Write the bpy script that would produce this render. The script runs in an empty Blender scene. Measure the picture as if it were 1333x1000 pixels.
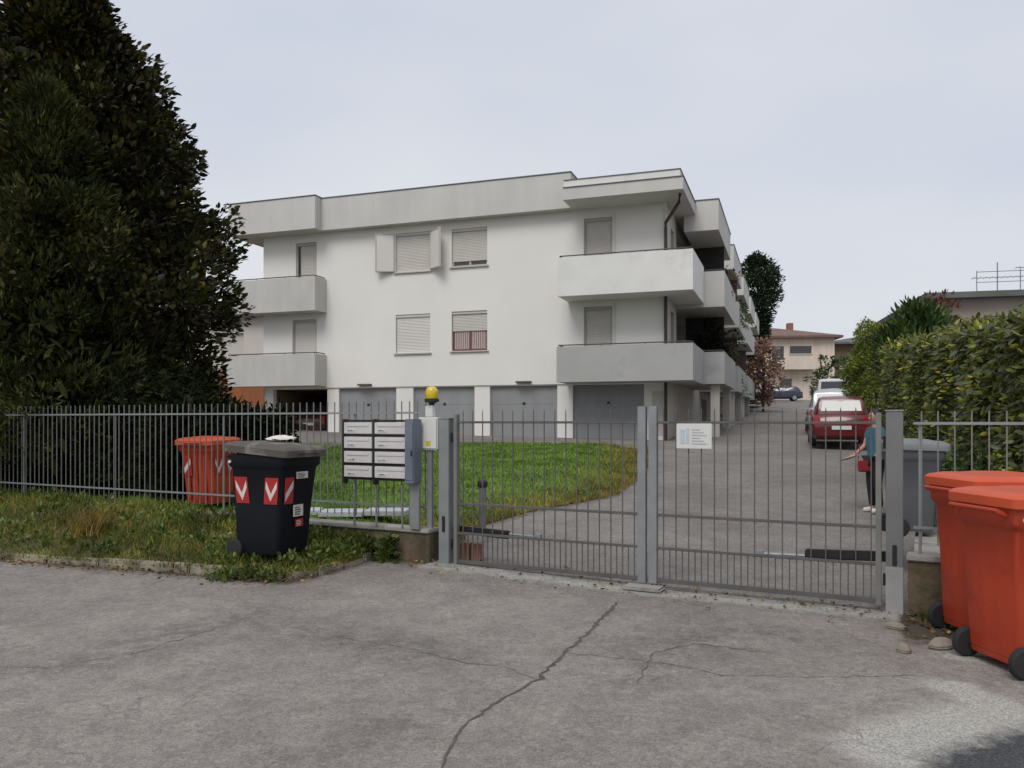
import bpy, bmesh, math, random
import numpy as np
from mathutils import Vector, Matrix
R = math.radians
random.seed(7)
rng = np.random.default_rng(11)
scene = bpy.context.scene
COL = scene.collection

# ------------------------------------------------------------------ tagging
def tag(o, label=None, cat=None, group=None, kind=None):
    if label: o['label'] = label
    if cat: o['category'] = cat
    if group: o['group'] = group
    if kind: o['kind'] = kind
    return o

def thing(name, label, cat, loc=(0, 0, 0), rz=0.0, group=None):
    o = bpy.data.objects.new(name, None)
    o.empty_display_size = 0.2
    COL.objects.link(o)
    o.location = loc
    o.rotation_euler = (0, 0, rz)
    return tag(o, label, cat, group)

# ------------------------------------------------------------------ materials
def nodes_of(m):
    m.use_nodes = True
    nt = m.node_tree
    return nt, nt.nodes, nt.links, nt.nodes['Principled BSDF']

def mat(name, c, rough=.7, var=.12, scale=3.0, bump=0.0, bscale=60.0, metal=0.0, streak=0.0, c2=None, c2amt=.0, c2scale=1.5, spec=.5, coat=0.0):
    """surface with two scales of colour variation, optional vertical streaks, a second worn colour and bump"""
    m = bpy.data.materials.new(name)
    nt, N, L, P = nodes_of(m)
    tc = N.new('ShaderNodeTexCoord')
    n1 = N.new('ShaderNodeTexNoise'); n1.inputs['Scale'].default_value = scale; n1.inputs['Detail'].default_value = 6
    L.new(tc.outputs['Object'], n1.inputs['Vector'])
    r1 = N.new('ShaderNodeValToRGB')
    r1.color_ramp.elements[0].position = .3; r1.color_ramp.elements[1].position = .7
    a = tuple(max(0, x * (1 - var)) for x in c); b = tuple(min(1, x * (1 + var)) for x in c)
    r1.color_ramp.elements[0].color = (*a, 1); r1.color_ramp.elements[1].color = (*b, 1)
    L.new(n1.outputs['Fac'], r1.inputs['Fac'])
    out = r1.outputs['Color']
    if c2 is not None:
        n2 = N.new('ShaderNodeTexNoise'); n2.inputs['Scale'].default_value = c2scale; n2.inputs['Detail'].default_value = 9
        n2.inputs['Roughness'].default_value = .65
        L.new(tc.outputs['Object'], n2.inputs['Vector'])
        r2 = N.new('ShaderNodeValToRGB')
        r2.color_ramp.elements[0].position = .62 - c2amt * .4; r2.color_ramp.elements[1].position = .78 - c2amt * .3
        L.new(n2.outputs['Fac'], r2.inputs['Fac'])
        mx = N.new('ShaderNodeMix'); mx.data_type = 'RGBA'
        L.new(r2.outputs['Color'], mx.inputs[0]); L.new(out, mx.inputs[6]); mx.inputs[7].default_value = (*c2, 1)
        out = mx.outputs[2]
    if streak > 0:
        mp = N.new('ShaderNodeMapping'); mp.inputs['Scale'].default_value = (2.6, 2.6, .16)
        L.new(tc.outputs['Object'], mp.inputs['Vector'])
        n3 = N.new('ShaderNodeTexNoise'); n3.inputs['Scale'].default_value = 1.6; n3.inputs['Detail'].default_value = 7
        L.new(mp.outputs['Vector'], n3.inputs['Vector'])
        r3 = N.new('ShaderNodeValToRGB')
        r3.color_ramp.elements[0].position = .35; r3.color_ramp.elements[1].position = .62
        s = 1 - streak
        r3.color_ramp.elements[0].color = (s, s * .985, s * .95, 1); r3.color_ramp.elements[1].color = (1, 1, 1, 1)
        L.new(n3.outputs['Fac'], r3.inputs['Fac'])
        mu = N.new('ShaderNodeMix'); mu.data_type = 'RGBA'; mu.blend_type = 'MULTIPLY'; mu.inputs[0].default_value = 1
        L.new(out, mu.inputs[6]); L.new(r3.outputs['Color'], mu.inputs[7])
        out = mu.outputs[2]
    L.new(out, P.inputs['Base Color'])
    P.inputs['Roughness'].default_value = rough
    P.inputs['Metallic'].default_value = metal
    P.inputs['Specular IOR Level'].default_value = spec
    P.inputs['Coat Weight'].default_value = coat
    if bump > 0:
        nb = N.new('ShaderNodeTexNoise'); nb.inputs['Scale'].default_value = bscale; nb.inputs['Detail'].default_value = 5
        L.new(tc.outputs['Object'], nb.inputs['Vector'])
        bp = N.new('ShaderNodeBump'); bp.inputs['Strength'].default_value = bump; bp.inputs['Distance'].default_value = .02
        L.new(nb.outputs['Fac'], bp.inputs['Height']); L.new(bp.outputs['Normal'], P.inputs['Normal'])
    return m

def leafmat(name, cols, back=None, rough=.5, trans=.15, spec=.4, clump=.35, cscale=1.3):
    """each leaf (mesh island) draws its own colour; underside may differ"""
    m = bpy.data.materials.new(name)
    nt, N, L, P = nodes_of(m)
    g = N.new('ShaderNodeNewGeometry')
    r = N.new('ShaderNodeValToRGB')
    els = r.color_ramp.elements
    while len(els) < len(cols): els.new(.5)
    for i, (p, c) in enumerate(cols):
        els[i].position = p; els[i].color = (*c, 1)
    L.new(g.outputs['Random Per Island'], r.inputs['Fac'])
    out = r.outputs['Color']
    if clump > 0:
        tc = N.new('ShaderNodeTexCoord'); n1 = N.new('ShaderNodeTexNoise'); n1.inputs['Scale'].default_value = cscale; n1.inputs['Detail'].default_value = 3
        L.new(tc.outputs['Object'], n1.inputs['Vector'])
        r1 = N.new('ShaderNodeValToRGB'); r1.color_ramp.elements[0].position = .38; r1.color_ramp.elements[1].position = .64
        a, b_ = 1 - clump, 1 + clump * 1.2
        r1.color_ramp.elements[0].color = (a, a, a, 1); r1.color_ramp.elements[1].color = (b_ * 1.08, b_, b_ * .85, 1)
        L.new(n1.outputs['Fac'], r1.inputs['Fac'])
        mu = N.new('ShaderNodeMix'); mu.data_type = 'RGBA'; mu.blend_type = 'MULTIPLY'; mu.inputs[0].default_value = 1
        L.new(out, mu.inputs[6]); L.new(r1.outputs['Color'], mu.inputs[7]); out = mu.outputs[2]
    if back:
        mx = N.new('ShaderNodeMix'); mx.data_type = 'RGBA'
        L.new(g.outputs['Backfacing'], mx.inputs[0]); L.new(out, mx.inputs[6]); mx.inputs[7].default_value = (*back, 1)
        out = mx.outputs[2]
    L.new(out, P.inputs['Base Color'])
    P.inputs['Roughness'].default_value = rough
    P.inputs['Specular IOR Level'].default_value = spec
    if trans > 0:
        t = N.new('ShaderNodeBsdfTranslucent'); L.new(out, t.inputs['Color'])
        ms = N.new('ShaderNodeMixShader'); ms.inputs[0].default_value = trans
        L.new(P.outputs['BSDF'], ms.inputs[1]); L.new(t.outputs['BSDF'], ms.inputs[2])
        L.new(ms.outputs['Shader'], N['Material Output'].inputs['Surface'])
    return m

def asphalt(name, base, attr=False):
    m = bpy.data.materials.new(name)
    nt, N, L, P = nodes_of(m)
    tc = N.new('ShaderNodeTexCoord')
    def noise(s, d=6, ro=.6):
        n = N.new('ShaderNodeTexNoise'); n.inputs['Scale'].default_value = s; n.inputs['Detail'].default_value = d
        n.inputs['Roughness'].default_value = ro; L.new(tc.outputs['Object'], n.inputs['Vector']); return n.outputs['Fac']
    def ramp(src, p0, c0, p1, c1):
        r = N.new('ShaderNodeValToRGB'); e = r.color_ramp.elements
        e[0].position = p0; e[1].position = p1; e[0].color = (*c0, 1); e[1].color = (*c1, 1)
        L.new(src, r.inputs['Fac']); return r.outputs['Color']
    def mix(f, a, b, mode='MIX'):
        x = N.new('ShaderNodeMix'); x.data_type = 'RGBA'; x.blend_type = mode
        if isinstance(f, (int, float)): x.inputs[0].default_value = f
        else: L.new(f, x.inputs[0])
        for k, v in ((6, a), (7, b)):
            if isinstance(v, tuple): x.inputs[k].default_value = (*v, 1)
            else: L.new(v, x.inputs[k])
        return x.outputs[2]
    b0 = tuple(x * .80 for x in base); b1 = tuple(x * 1.14 for x in base)
    col = ramp(noise(.55, 8), .32, b0, .68, b1)
    col = mix(1.0, col, ramp(noise(3.2, 8, .7), .35, (.83, .825, .82), .62, (1.05, 1.05, 1.05)), 'MULTIPLY')
    v = N.new('ShaderNodeTexVoronoi'); v.inputs['Scale'].default_value = 120; L.new(tc.outputs['Object'], v.inputs['Vector'])
    sep = N.new('ShaderNodeSeparateColor'); L.new(v.outputs['Color'], sep.inputs['Color'])
    col = mix(1.0, col, ramp(sep.outputs['Red'], 0, (.72, .72, .72), 1, (1.27, 1.26, 1.25)), 'MULTIPLY')
    v2 = N.new('ShaderNodeTexVoronoi'); v2.inputs['Scale'].default_value = 26; L.new(tc.outputs['Object'], v2.inputs['Vector'])
    sep2 = N.new('ShaderNodeSeparateColor'); L.new(v2.outputs['Color'], sep2.inputs['Color'])
    col = mix(1.0, col, ramp(sep2.outputs['Green'], 0, (.86, .86, .86), 1, (1.1, 1.1, 1.1)), 'MULTIPLY')
    if attr:
        at = N.new('ShaderNodeAttribute'); at.attribute_name = 'wear'
        s = N.new('ShaderNodeSeparateColor'); L.new(at.outputs['Color'], s.inputs['Color'])
        def edge(o, sc=5):
            ad = N.new('ShaderNodeMath'); ad.operation = 'MULTIPLY_ADD'
            L.new(noise(sc, 8, .7), ad.inputs[0]); ad.inputs[1].default_value = 1.4; ad.inputs[2].default_value = -.7
            a2 = N.new('ShaderNodeMath'); a2.operation = 'ADD'; a2.use_clamp = True
            L.new(o, a2.inputs[0]); L.new(ad.outputs[0], a2.inputs[1])
            mu = N.new('ShaderNodeMath'); mu.operation = 'MULTIPLY'
            L.new(a2.outputs[0], mu.inputs[0]); L.new(o, mu.inputs[1]); 
            return ramp(mu.outputs[0], .10, (0, 0, 0), .42, (1, 1, 1))
        light = mix(1.0, (.37, .355, .325), ramp(sep.outputs['Blue'], 0, (.62, .62, .61), 1, (1.28, 1.28, 1.27)), 'MULTIPLY')
        col = mix(edge(s.outputs['Red']), col, light)
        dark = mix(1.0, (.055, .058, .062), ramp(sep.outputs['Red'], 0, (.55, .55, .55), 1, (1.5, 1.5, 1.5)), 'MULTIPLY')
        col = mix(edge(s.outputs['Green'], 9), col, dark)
        stn = N.new('ShaderNodeMath'); stn.operation = 'MULTIPLY'; stn.use_clamp = True
        L.new(at.outputs['Alpha'], stn.inputs[0]); L.new(ramp(noise(6, 9, .75), .40, (0, 0, 0), .62, (1, 1, 1)), stn.inputs[1])
        col = mix(stn.outputs[0], col, mix(1.0, col, (.56, .565, .57), 'MULTIPLY'))
        soil = mix(noise(30, 6, .8), (.035, .028, .018), (.12, .095, .068))
        col = mix(edge(s.outputs['Blue'], 7), col, soil)
    wp = N.new('ShaderNodeTexNoise'); wp.inputs['Scale'].default_value = 3.5; wp.inputs['Detail'].default_value = 5; L.new(tc.outputs['Object'], wp.inputs['Vector'])
    wm = N.new('ShaderNodeVectorMath'); wm.operation = 'MULTIPLY_ADD'; L.new(wp.outputs['Color'], wm.inputs[0]); wm.inputs[1].default_value = (.35, .35, 0); L.new(tc.outputs['Object'], wm.inputs[2])
    ve = N.new('ShaderNodeTexVoronoi'); ve.feature = 'DISTANCE_TO_EDGE'; ve.inputs['Scale'].default_value = 2.3; L.new(wm.outputs[0], ve.inputs['Vector'])
    hm = N.new('ShaderNodeMath'); hm.operation = 'MULTIPLY'
    L.new(ramp(ve.outputs['Distance'], .006, (1, 1, 1), .020, (0, 0, 0)), hm.inputs[0]); L.new(ramp(noise(.8, 4, .6), .53, (0, 0, 0), .62, (1, 1, 1)), hm.inputs[1])
    hk = N.new('ShaderNodeMath'); hk.operation = 'MULTIPLY'; L.new(hm.outputs[0], hk.inputs[0]); hk.inputs[1].default_value = .4
    col = mix(hk.outputs[0], col, (.07, .064, .056))
    L.new(col, P.inputs['Base Color'])
    P.inputs['Roughness'].default_value = .9; P.inputs['Specular IOR Level'].default_value = .3
    bp = N.new('ShaderNodeBump'); bp.inputs['Strength'].default_value = .3; bp.inputs['Distance'].default_value = .012
    L.new(v.outputs['Distance'], bp.inputs['Height'])
    b2 = N.new('ShaderNodeBump'); b2.inputs['Strength'].default_value = .5; b2.inputs['Distance'].default_value = .03
    L.new(noise(4, 8, .7), b2.inputs['Height']); L.new(bp.outputs['Normal'], b2.inputs['Normal'])
    L.new(b2.outputs['Normal'], P.inputs['Normal'])
    return m

def glassmat(name, c, rough=.08):
    m = bpy.data.materials.new(name); nt, N, L, P = nodes_of(m)
    P.inputs['Base Color'].default_value = (*c, 1); P.inputs['Roughness'].default_value = rough
    P.inputs['Specular IOR Level'].default_value = .9
    return m

M = {}
M['asphalt'] = asphalt('asphalt', (.252, .228, .208), True)
M['drive'] = asphalt('driveway_asphalt', (.218, .200, .184))
M['crack'] = mat('crack_dirt', (.085, .078, .068), .95, .3, 20)
M['ground'] = mat('earth', (.07, .065, .035), .95, .3, .3, .3, 8)
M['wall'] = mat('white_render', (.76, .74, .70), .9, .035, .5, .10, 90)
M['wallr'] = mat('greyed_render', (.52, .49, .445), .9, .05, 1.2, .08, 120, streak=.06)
M['band'] = mat('roof_band_paint', (.56, .55, .53), .85, .05, .8, .06, 100, streak=.035)
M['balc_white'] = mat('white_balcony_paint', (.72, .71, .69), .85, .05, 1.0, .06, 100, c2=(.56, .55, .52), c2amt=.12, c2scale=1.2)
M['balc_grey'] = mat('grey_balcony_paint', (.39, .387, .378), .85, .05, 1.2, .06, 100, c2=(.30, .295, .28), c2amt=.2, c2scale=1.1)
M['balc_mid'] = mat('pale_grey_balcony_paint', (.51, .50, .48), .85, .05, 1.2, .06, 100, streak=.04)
M['soffit'] = mat('soffit_paint', (.42, .41, .39), .9, .06, 1)
M['roof'] = mat('roof_felt', (.12, .12, .12), .9, .2, 1)
M['flash'] = mat('metal_flashing', (.13, .13, .135), .5, .1, 2, metal=.5)
M['garage'] = mat('grey_garage_paint', (.27, .275, .285), .55, .05, 1.0, streak=.06)
M['shutter'] = mat('white_shutter', (.62, .595, .56), .6, .03, 2)
M['shutterb'] = mat('greyish_shutter', (.53, .50, .46), .6, .04, 2)
M['frame'] = mat('window_frame', (.40, .37, .33), .5, .05, 3)
M['sill'] = mat('stone_sill', (.5, .47, .44), .8, .1, 6)
M['pane'] = glassmat('window_glass', (.02, .02, .022))
M['curtain'] = mat('pink_curtain', (.30, .20, .20), .8, .15, 8)
M['redframe'] = mat('brown_red_frame', (.16, .05, .04), .5, .1, 5)
M['pipe'] = mat('brown_downpipe', (.045, .028, .024), .5, .15, 4)
M['rail'] = mat('dark_rail', (.06, .055, .05), .6, .2, 5)
M['dark'] = mat('loggia_shade', (.03, .028, .026), .9, .2, 1)  # near-black colour that stands for shade inside the loggias
M['conc'] = mat('concrete', (.30, .285, .26), .92, .15, 3, .4, 40, c2=(.10, .095, .06), c2amt=.3, c2scale=2.2)
M['mossy'] = mat('mossy_wall', (.15, .11, .07), .95, .25, 2.5, .6, 25, c2=(.045, .042, .018), c2amt=.55, c2scale=2.0, streak=.35)
M['kerb'] = mat('kerb_stone', (.28, .25, .19), .95, .2, 5, .5, 30, c2=(.075, .062, .035), c2amt=.42, c2scale=3)
M['path'] = mat('pale_paving', (.45, .46, .48), .85, .08, 3, .2, 30)
M['galv'] = mat('galvanised_steel', (.27, .285, .29), .5, .12, 5, .05, 50, metal=.45)
M['galvl'] = mat('light_galvanised_steel', (.21, .212, .20), .5, .12, 5, .05, 50, metal=.4)
M['barm'] = mat('grey_bar_paint', (.115, .112, .108), .55, .15, 6, metal=.3)
M['rust'] = mat('stained_post_paint', (.30, .30, .29), .65, .15, 4, .1, 40, c2=(.16, .09, .05), c2amt=.15, c2scale=5)
M['postd'] = mat('grey_post_paint', (.165, .168, .168), .55, .12, 3, .05, 50, metal=.2)
M['black'] = mat('black_plastic', (.012, .012, .013), .5, .2, 5)
M['blackm'] = mat('black_metal', (.016, .015, .015), .45, .2, 5)
M['blue'] = mat('dark_blue_plastic', (.003, .0048, .009), .6, .2, 3, .05, 30, c2=(.014, .016, .019), c2amt=.1, spec=.28)
M['lidgrey'] = mat('dusty_grey_lid', (.085, .074, .064), .75, .15, 4, .1, 40, c2=(.22, .195, .17), c2amt=.28, c2scale=4)
M['orange'] = mat('orange_red_plastic', (.44, .046, .013), .5, .1, 1.5, .04, 60, c2=(.27, .026, .013), c2amt=.28, c2scale=1.6, streak=.14)
M['orangel'] = mat('orange_lid_plastic', (.52, .076, .024), .5, .08, 2, .04, 60)
M['greybin'] = mat('grey_bin_plastic', (.085, .088, .097), .55, .1, 2, .05, 50)
M['greylid'] = mat('pale_grey_bin_lid', (.17, .176, .18), .6, .1, 3)
M['white'] = mat('white_plastic', (.62, .62, .59), .55, .05, 4)
M['paper'] = mat('paper', (.70, .66, .58), .9, .06, 15)
M['redref'] = mat('red_reflector', (.36, .02, .018), .35, .12, 10)
M['whiteref'] = mat('white_reflector', (.6, .57, .53), .35, .1, 10)
M['box'] = mat('pale_letterbox', (.56, .535, .53), .5, .06, 6)
M['ink'] = mat('dark_ink', (.06, .06, .06), .8, .2, 20)
M['inkb'] = mat('blue_ink', (.42, .50, .56), .8, .1, 20)
M['bluebox'] = mat('blue_grey_metal', (.15, .175, .22), .5, .1, 4, metal=.2)
M['yellow'] = mat('yellow_lens', (.62, .46, .02), .3, .12, 12, coat=.4)
M['trunk'] = mat('bark', (.06, .048, .036), .95, .3, 6, .7, 20)
M['soil'] = mat('soil', (.05, .042, .028), .95, .3, 5, .5, 20)
M['tyre'] = mat('rubber_tyre', (.016, .016, .016), .8, .2, 8)
M['rim'] = mat('alloy_rim', (.4, .4, .4), .35, .05, 8, metal=.7)
M['redcar'] = mat('red_car_paint', (.11, .007, .009), .3, .05, 2, coat=.5)
M['silver'] = mat('silver_car_paint', (.42, .43, .45), .3, .05, 2, metal=.35, coat=.5)
M['whitecar'] = mat('white_van_paint', (.6, .6, .6), .35, .04, 2, coat=.5)
M['bluecar'] = mat('dark_blue_car_paint', (.012, .016, .05), .3, .05, 2, coat=.6)
M['maroon'] = mat('maroon_car_paint', (.05, .010, .012), .35, .05, 2, coat=.5)
M['carglass'] = glassmat('car_glass', (.03, .035, .04), .05)
M['taillight'] = mat('tail_light', (.42, .015, .015), .25, .1, 10, coat=.5)
M['skin'] = mat('skin', (.42, .24, .17), .6, .06, 8)
M['teal'] = mat('teal_shirt', (.035, .13, .18), .85, .12, 10)
M['trouser'] = mat('black_trousers', (.012, .012, .014), .85, .2, 10)
M['shoe'] = mat('white_trainers', (.55, .53, .5), .7, .1, 10)
M['hair'] = mat('dark_hair', (.018, .012, .010), .6, .25, 20)
M['redbag'] = mat('red_bag', (.28, .02, .03), .7, .15, 10)
M['beige'] = mat('beige_render', (.66, .57, .48), .9, .06, .5, streak=.12)
M['brown'] = mat('brown_render', (.17, .125, .075), .9, .15, .6, streak=.1)
M['terra'] = mat('terracotta_tiles', (.16, .095, .08), .85, .15, 1.2, .5, 8)
M['ochre'] = mat('orange_render', (.32, .115, .045), .9, .1, .8, streak=.15)
M['tan'] = mat('tan_render', (.36, .32, .27), .9, .08, .8)
M['cream'] = mat('cream_render', (.60, .55, .52), .9, .05, .8)
M['pot'] = mat('terracotta_pot', (.20, .085, .05), .85, .12, 6)
M['wood'] = mat('weathered_wood', (.12, .09, .07), .85, .25, 8)
M['stone'] = mat('rough_stone', (.24, .21, .17), .95, .25, 6, .6, 20)
M['brick'] = mat('old_brick', (.26, .12, .08), .9, .2, 8, .4, 30)

M['mag'] = leafmat('magnolia_leaf', [(0, (.012, .018, .007)), (.45, (.030, .039, .010)), (.80, (.062, .070, .018)), (1, (.12, .10, .032))], back=(.034, .026, .011), rough=.5, trans=.04, spec=.25, clump=.65, cscale=1.0)
M['thuja'] = leafmat('conifer_spray', [(0, (.018, .028, .009)), (.5, (.042, .056, .016)), (1, (.09, .092, .028))], rough=.7, trans=.06, spec=.2)
M['darkleaf'] = leafmat('shade_dark_leaf', [(0, (.004, .007, .003)), (.7, (.008, .013, .005)), (1, (.02, .024, .008))], rough=.75, trans=.03, spec=.08)  # leaf colour darkened to carry the shade under the left trees
M['hedge'] = leafmat('hedge_leaf', [(0, (.042, .07, .013)), (.30, (.14, .185, .03)), (.65, (.32, .36, .065)), (.92, (.52, .50, .12)), (1, (.6, .54, .22))], back=(.08, .095, .04), rough=.45, trans=.2, spec=.35)
M['shrub'] = leafmat('shrub_leaf', [(0, (.018, .042, .012)), (.6, (.045, .092, .022)), (1, (.11, .165, .04))], rough=.5, trans=.2)
M['topiary'] = leafmat('topiary_leaf', [(0, (.08, .12, .02)), (.6, (.18, .24, .042)), (1, (.31, .35, .08))], rough=.55, trans=.2)
M['redleaf'] = leafmat('purple_red_leaf', [(0, (.05, .012, .014)), (.6, (.11, .028, .024)), (1, (.2, .11, .05))], rough=.5, trans=.2)
M['autumn'] = leafmat('russet_leaf', [(0, (.19, .115, .09)), (.6, (.34, .225, .18)), (1, (.44, .33, .26))], rough=.6, trans=.2)
M['farpine'] = leafmat('far_tree_leaf', [(0, (.014, .028, .017)), (.7, (.034, .058, .032)), (1, (.07, .10, .05))], rough=.6, trans=.08, spec=.2)
M['grass'] = leafmat('lawn_blade', [(0, (.065, .145, .012)), (.5, (.115, .225, .022)), (.9, (.17, .28, .036)), (1, (.27, .26, .08))], rough=.6, trans=.25, spec=.2)
M['rough'] = leafmat('verge_blade', [(0, (.06, .095, .015)), (.45, (.135, .175, .03)), (.75, (.21, .20, .05)), (1, (.32, .24, .10))], rough=.7, trans=.25, spec=.2)
M['dry'] = leafmat('dry_blade', [(0, (.14, .11, .03)), (.6, (.24, .19, .06)), (1, (.34, .27, .11))], rough=.8, trans=.2, spec=.1)
M['weed'] = leafmat('weed_leaf', [(0, (.045, .08, .016)), (.6, (.095, .15, .03)), (1, (.18, .20, .06))], rough=.5, trans=.25)
M['litter'] = leafmat('dead_leaf', [(0, (.06, .038, .02)), (.6, (.14, .09, .045)), (1, (.30, .23, .13))], rough=.9, trans=0, spec=.1)
M['lawnsoil'] = mat('lawn_soil', (.08, .145, .018), .95, .3, 1.5, .4, 30, c2=(.10, .10, .035), c2amt=.2, c2scale=.8)
M['vergesoil'] = mat('verge_soil', (.085, .075, .035), .95, .3, 2.5, .5, 20, c2=(.045, .055, .016), c2amt=.4, c2scale=2)
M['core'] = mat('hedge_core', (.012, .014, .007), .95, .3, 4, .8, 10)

# ------------------------------------------------------------------ mesh builder
class MB:
    def __init__(s): s.v = []; s.f = []; s.mi = []; s.cur = 0
    def add(s, vs, fs):
        b = len(s.v); s.v += [tuple(v) for v in vs]
        for f in fs: s.f.append([b + i for i in f]); s.mi.append(s.cur)
        return s
    def box(s, x0, x1, y0, y1, z0, z1):
        vs = [(x, y, z) for z in (z0, z1) for y in (y0, y1) for x in (x0, x1)]
        return s.add(vs, [(0, 2, 3, 1), (4, 5, 7, 6), (0, 1, 5, 4), (2, 6, 7, 3), (0, 4, 6, 2), (1, 3, 7, 5)])
    def obox(s, a, b, w, h, up=(0, 0, 1)):
        """bar from a to b, width w sideways, height h"""
        a = Vector(a); b = Vector(b); d = (b - a).normalized(); u = Vector(up)
        sd = d.cross(u)
        if sd.length < 1e-4: sd = d.cross(Vector((1, 0, 0)))
        sd.normalize(); u = sd.cross(d).normalized()
        vs = []
        for p in (a, b):
            for i, j in ((-1, -1), (1, -1), (1, 1), (-1, 1)): vs.append(p + sd * (i * w / 2) + u * (j * h / 2))
        return s.add(vs, [(0, 3, 2, 1), (4, 5, 6, 7), (0, 1, 5, 4), (1, 2, 6, 5), (2, 3, 7, 6), (3, 0, 4, 7)])
    def tube(s, pts, rad, n=8, cap=True):
        pts = [Vector(p) for p in pts]
        if not isinstance(rad, (list, tuple)): rad = [rad] * len(pts)
        rings = []
        for i, p in enumerate(pts):
            d = (pts[min(i + 1, len(pts) - 1)] - pts[max(i - 1, 0)]).normalized()
            ref = Vector((0, 0, 1)) if abs(d.z) < .9 else Vector((1, 0, 0))
            u = d.cross(ref).normalized(); w = d.cross(u).normalized()
            rings.append([p + (u * math.cos(2 * math.pi * k / n) + w * math.sin(2 * math.pi * k / n)) * rad[i] for k in range(n)])
        vs = [v for r in rings for v in r]; fs = []
        for i in range(len(pts) - 1):
            for k in range(n):
                a = i * n + k; b = i * n + (k + 1) % n
                fs.append((a, b, b + n, a + n))
        if cap:
            fs.append(tuple(range(n))); fs.append(tuple(reversed(range((len(pts) - 1) * n, len(pts) * n))))
        return s.add(vs, fs)
    def lathe(s, prof, c=(0, 0, 0), axis='z', n=20):
        vs = []; fs = []; c = Vector(c)
        for r, h in prof:
            for k in range(n):
                a = 2 * math.pi * k / n; p, q = r * math.cos(a), r * math.sin(a)
                vs.append(c + (Vector((p, q, h)) if axis == 'z' else Vector((h, p, q)) if axis == 'x' else Vector((p, h, q))))
        for i in range(len(prof) - 1):
            for k in range(n):
                a = i * n + k; b = i * n + (k + 1) % n; fs.append((a, b, b + n, a + n))
        fs.append(tuple(reversed(range(n)))); fs.append(tuple(range((len(prof) - 1) * n, len(prof) * n)))
        return s.add(vs, fs)
    def loft(s, rings, cap=True, closed=True):
        n = len(rings[0]); vs = [v for r in rings for v in r]; fs = []
        for i in range(len(rings) - 1):
            for k in range(n if closed else n - 1):
                a = i * n + k; b = i * n + (k + 1) % n; fs.append((a, b, b + n, a + n))
        if cap: fs.append(tuple(reversed(range(n)))); fs.append(tuple(range((len(rings) - 1) * n, len(rings) * n)))
        return s.add(vs, fs)
    def build(s, name, m, parent=None, smooth=False, bevel=0.0, seg=2):
        me = bpy.data.meshes.new(name); me.from_pydata(s.v, [], s.f)
        for mm in (m if isinstance(m, (list, tuple)) else [m]): me.materials.append(mm)
        bm = bmesh.new(); bm.from_mesh(me); bmesh.ops.recalc_face_normals(bm, faces=bm.faces)
        if bevel > 0:
            bmesh.ops.remove_doubles(bm, verts=bm.verts, dist=1e-5)
            es = [e for e in bm.edges if len(e.link_faces) == 2 and e.calc_face_angle(0) > R(25)]
            bmesh.ops.bevel(bm, geom=es, offset=bevel, segments=seg, affect='EDGES', clamp_overlap=True)
            smooth = True
        bm.to_mesh(me); bm.free()
        if len(s.mi) == len(me.polygons) and any(s.mi): me.polygons.foreach_set('material_index', s.mi)
        if smooth:
            me.polygons.foreach_set('use_smooth', [True] * len(me.polygons))
            try: me.set_sharp_from_angle(angle=R(35))
            except Exception: pass
        me.update()
        o = bpy.data.objects.new(name, me); COL.objects.link(o)
        if parent is not None: o.parent = parent
        return o

def npmesh(name, V, F, m, parent=None, smooth=False):
    me = bpy.data.meshes.new(name)
    nv, nf, k = len(V), len(F), F.shape[1]
    me.vertices.add(nv); me.vertices.foreach_set('co', V.astype(np.float32).ravel())
    me.loops.add(nf * k); me.loops.foreach_set('vertex_index', F.astype(np.int32).ravel())
    me.polygons.add(nf); me.polygons.foreach_set('loop_start', np.arange(0, nf * k, k, dtype=np.int32))
    me.polygons.foreach_set('loop_total', np.full(nf, k, dtype=np.int32))
    if smooth: me.polygons.foreach_set('use_smooth', np.ones(nf, dtype=bool))
    me.materials.append(m); me.update(calc_edges=True); me.validate()
    o = bpy.data.objects.new(name, me); COL.objects.link(o)
    if parent is not None: o.parent = parent
    return o

def unit(a): return a / np.maximum(np.linalg.norm(a, axis=1, keepdims=True), 1e-6)

def leaves(name, P, D, Ls, m, ratio=.4, fold=.25, parent=None, up=None):
    """one folded six-point leaf at each P pointing along D"""
    n = len(P); D = unit(D)
    ref = unit(rng.normal(size=(n, 3)) + (np.array([0, 0, 1.6]) if up is None else up))
    S = unit(np.cross(D, ref)); U = np.cross(S, D)
    Ls = Ls[:, None]; W = Ls * ratio * .5
    v0 = P; v3 = P + D * Ls
    l1 = P + D * Ls * .3 + S * W + U * W * fold; l2 = P + D * Ls * .68 + S * W * .85 + U * W * fold
    r1 = P + D * Ls * .3 - S * W + U * W * fold; r2 = P + D * Ls * .68 - S * W * .85 + U * W * fold
    V = np.stack([v0, l1, l2, v3, r2, r1], 1).reshape(-1, 3)
    b = (np.arange(n) * 6)[:, None]
    F = np.stack([b + np.array([[0, 3, 2, 1]]), b + np.array([[0, 5, 4, 3]])], 1).reshape(-1, 4)
    return npmesh(name, V, F, m, parent)

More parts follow.
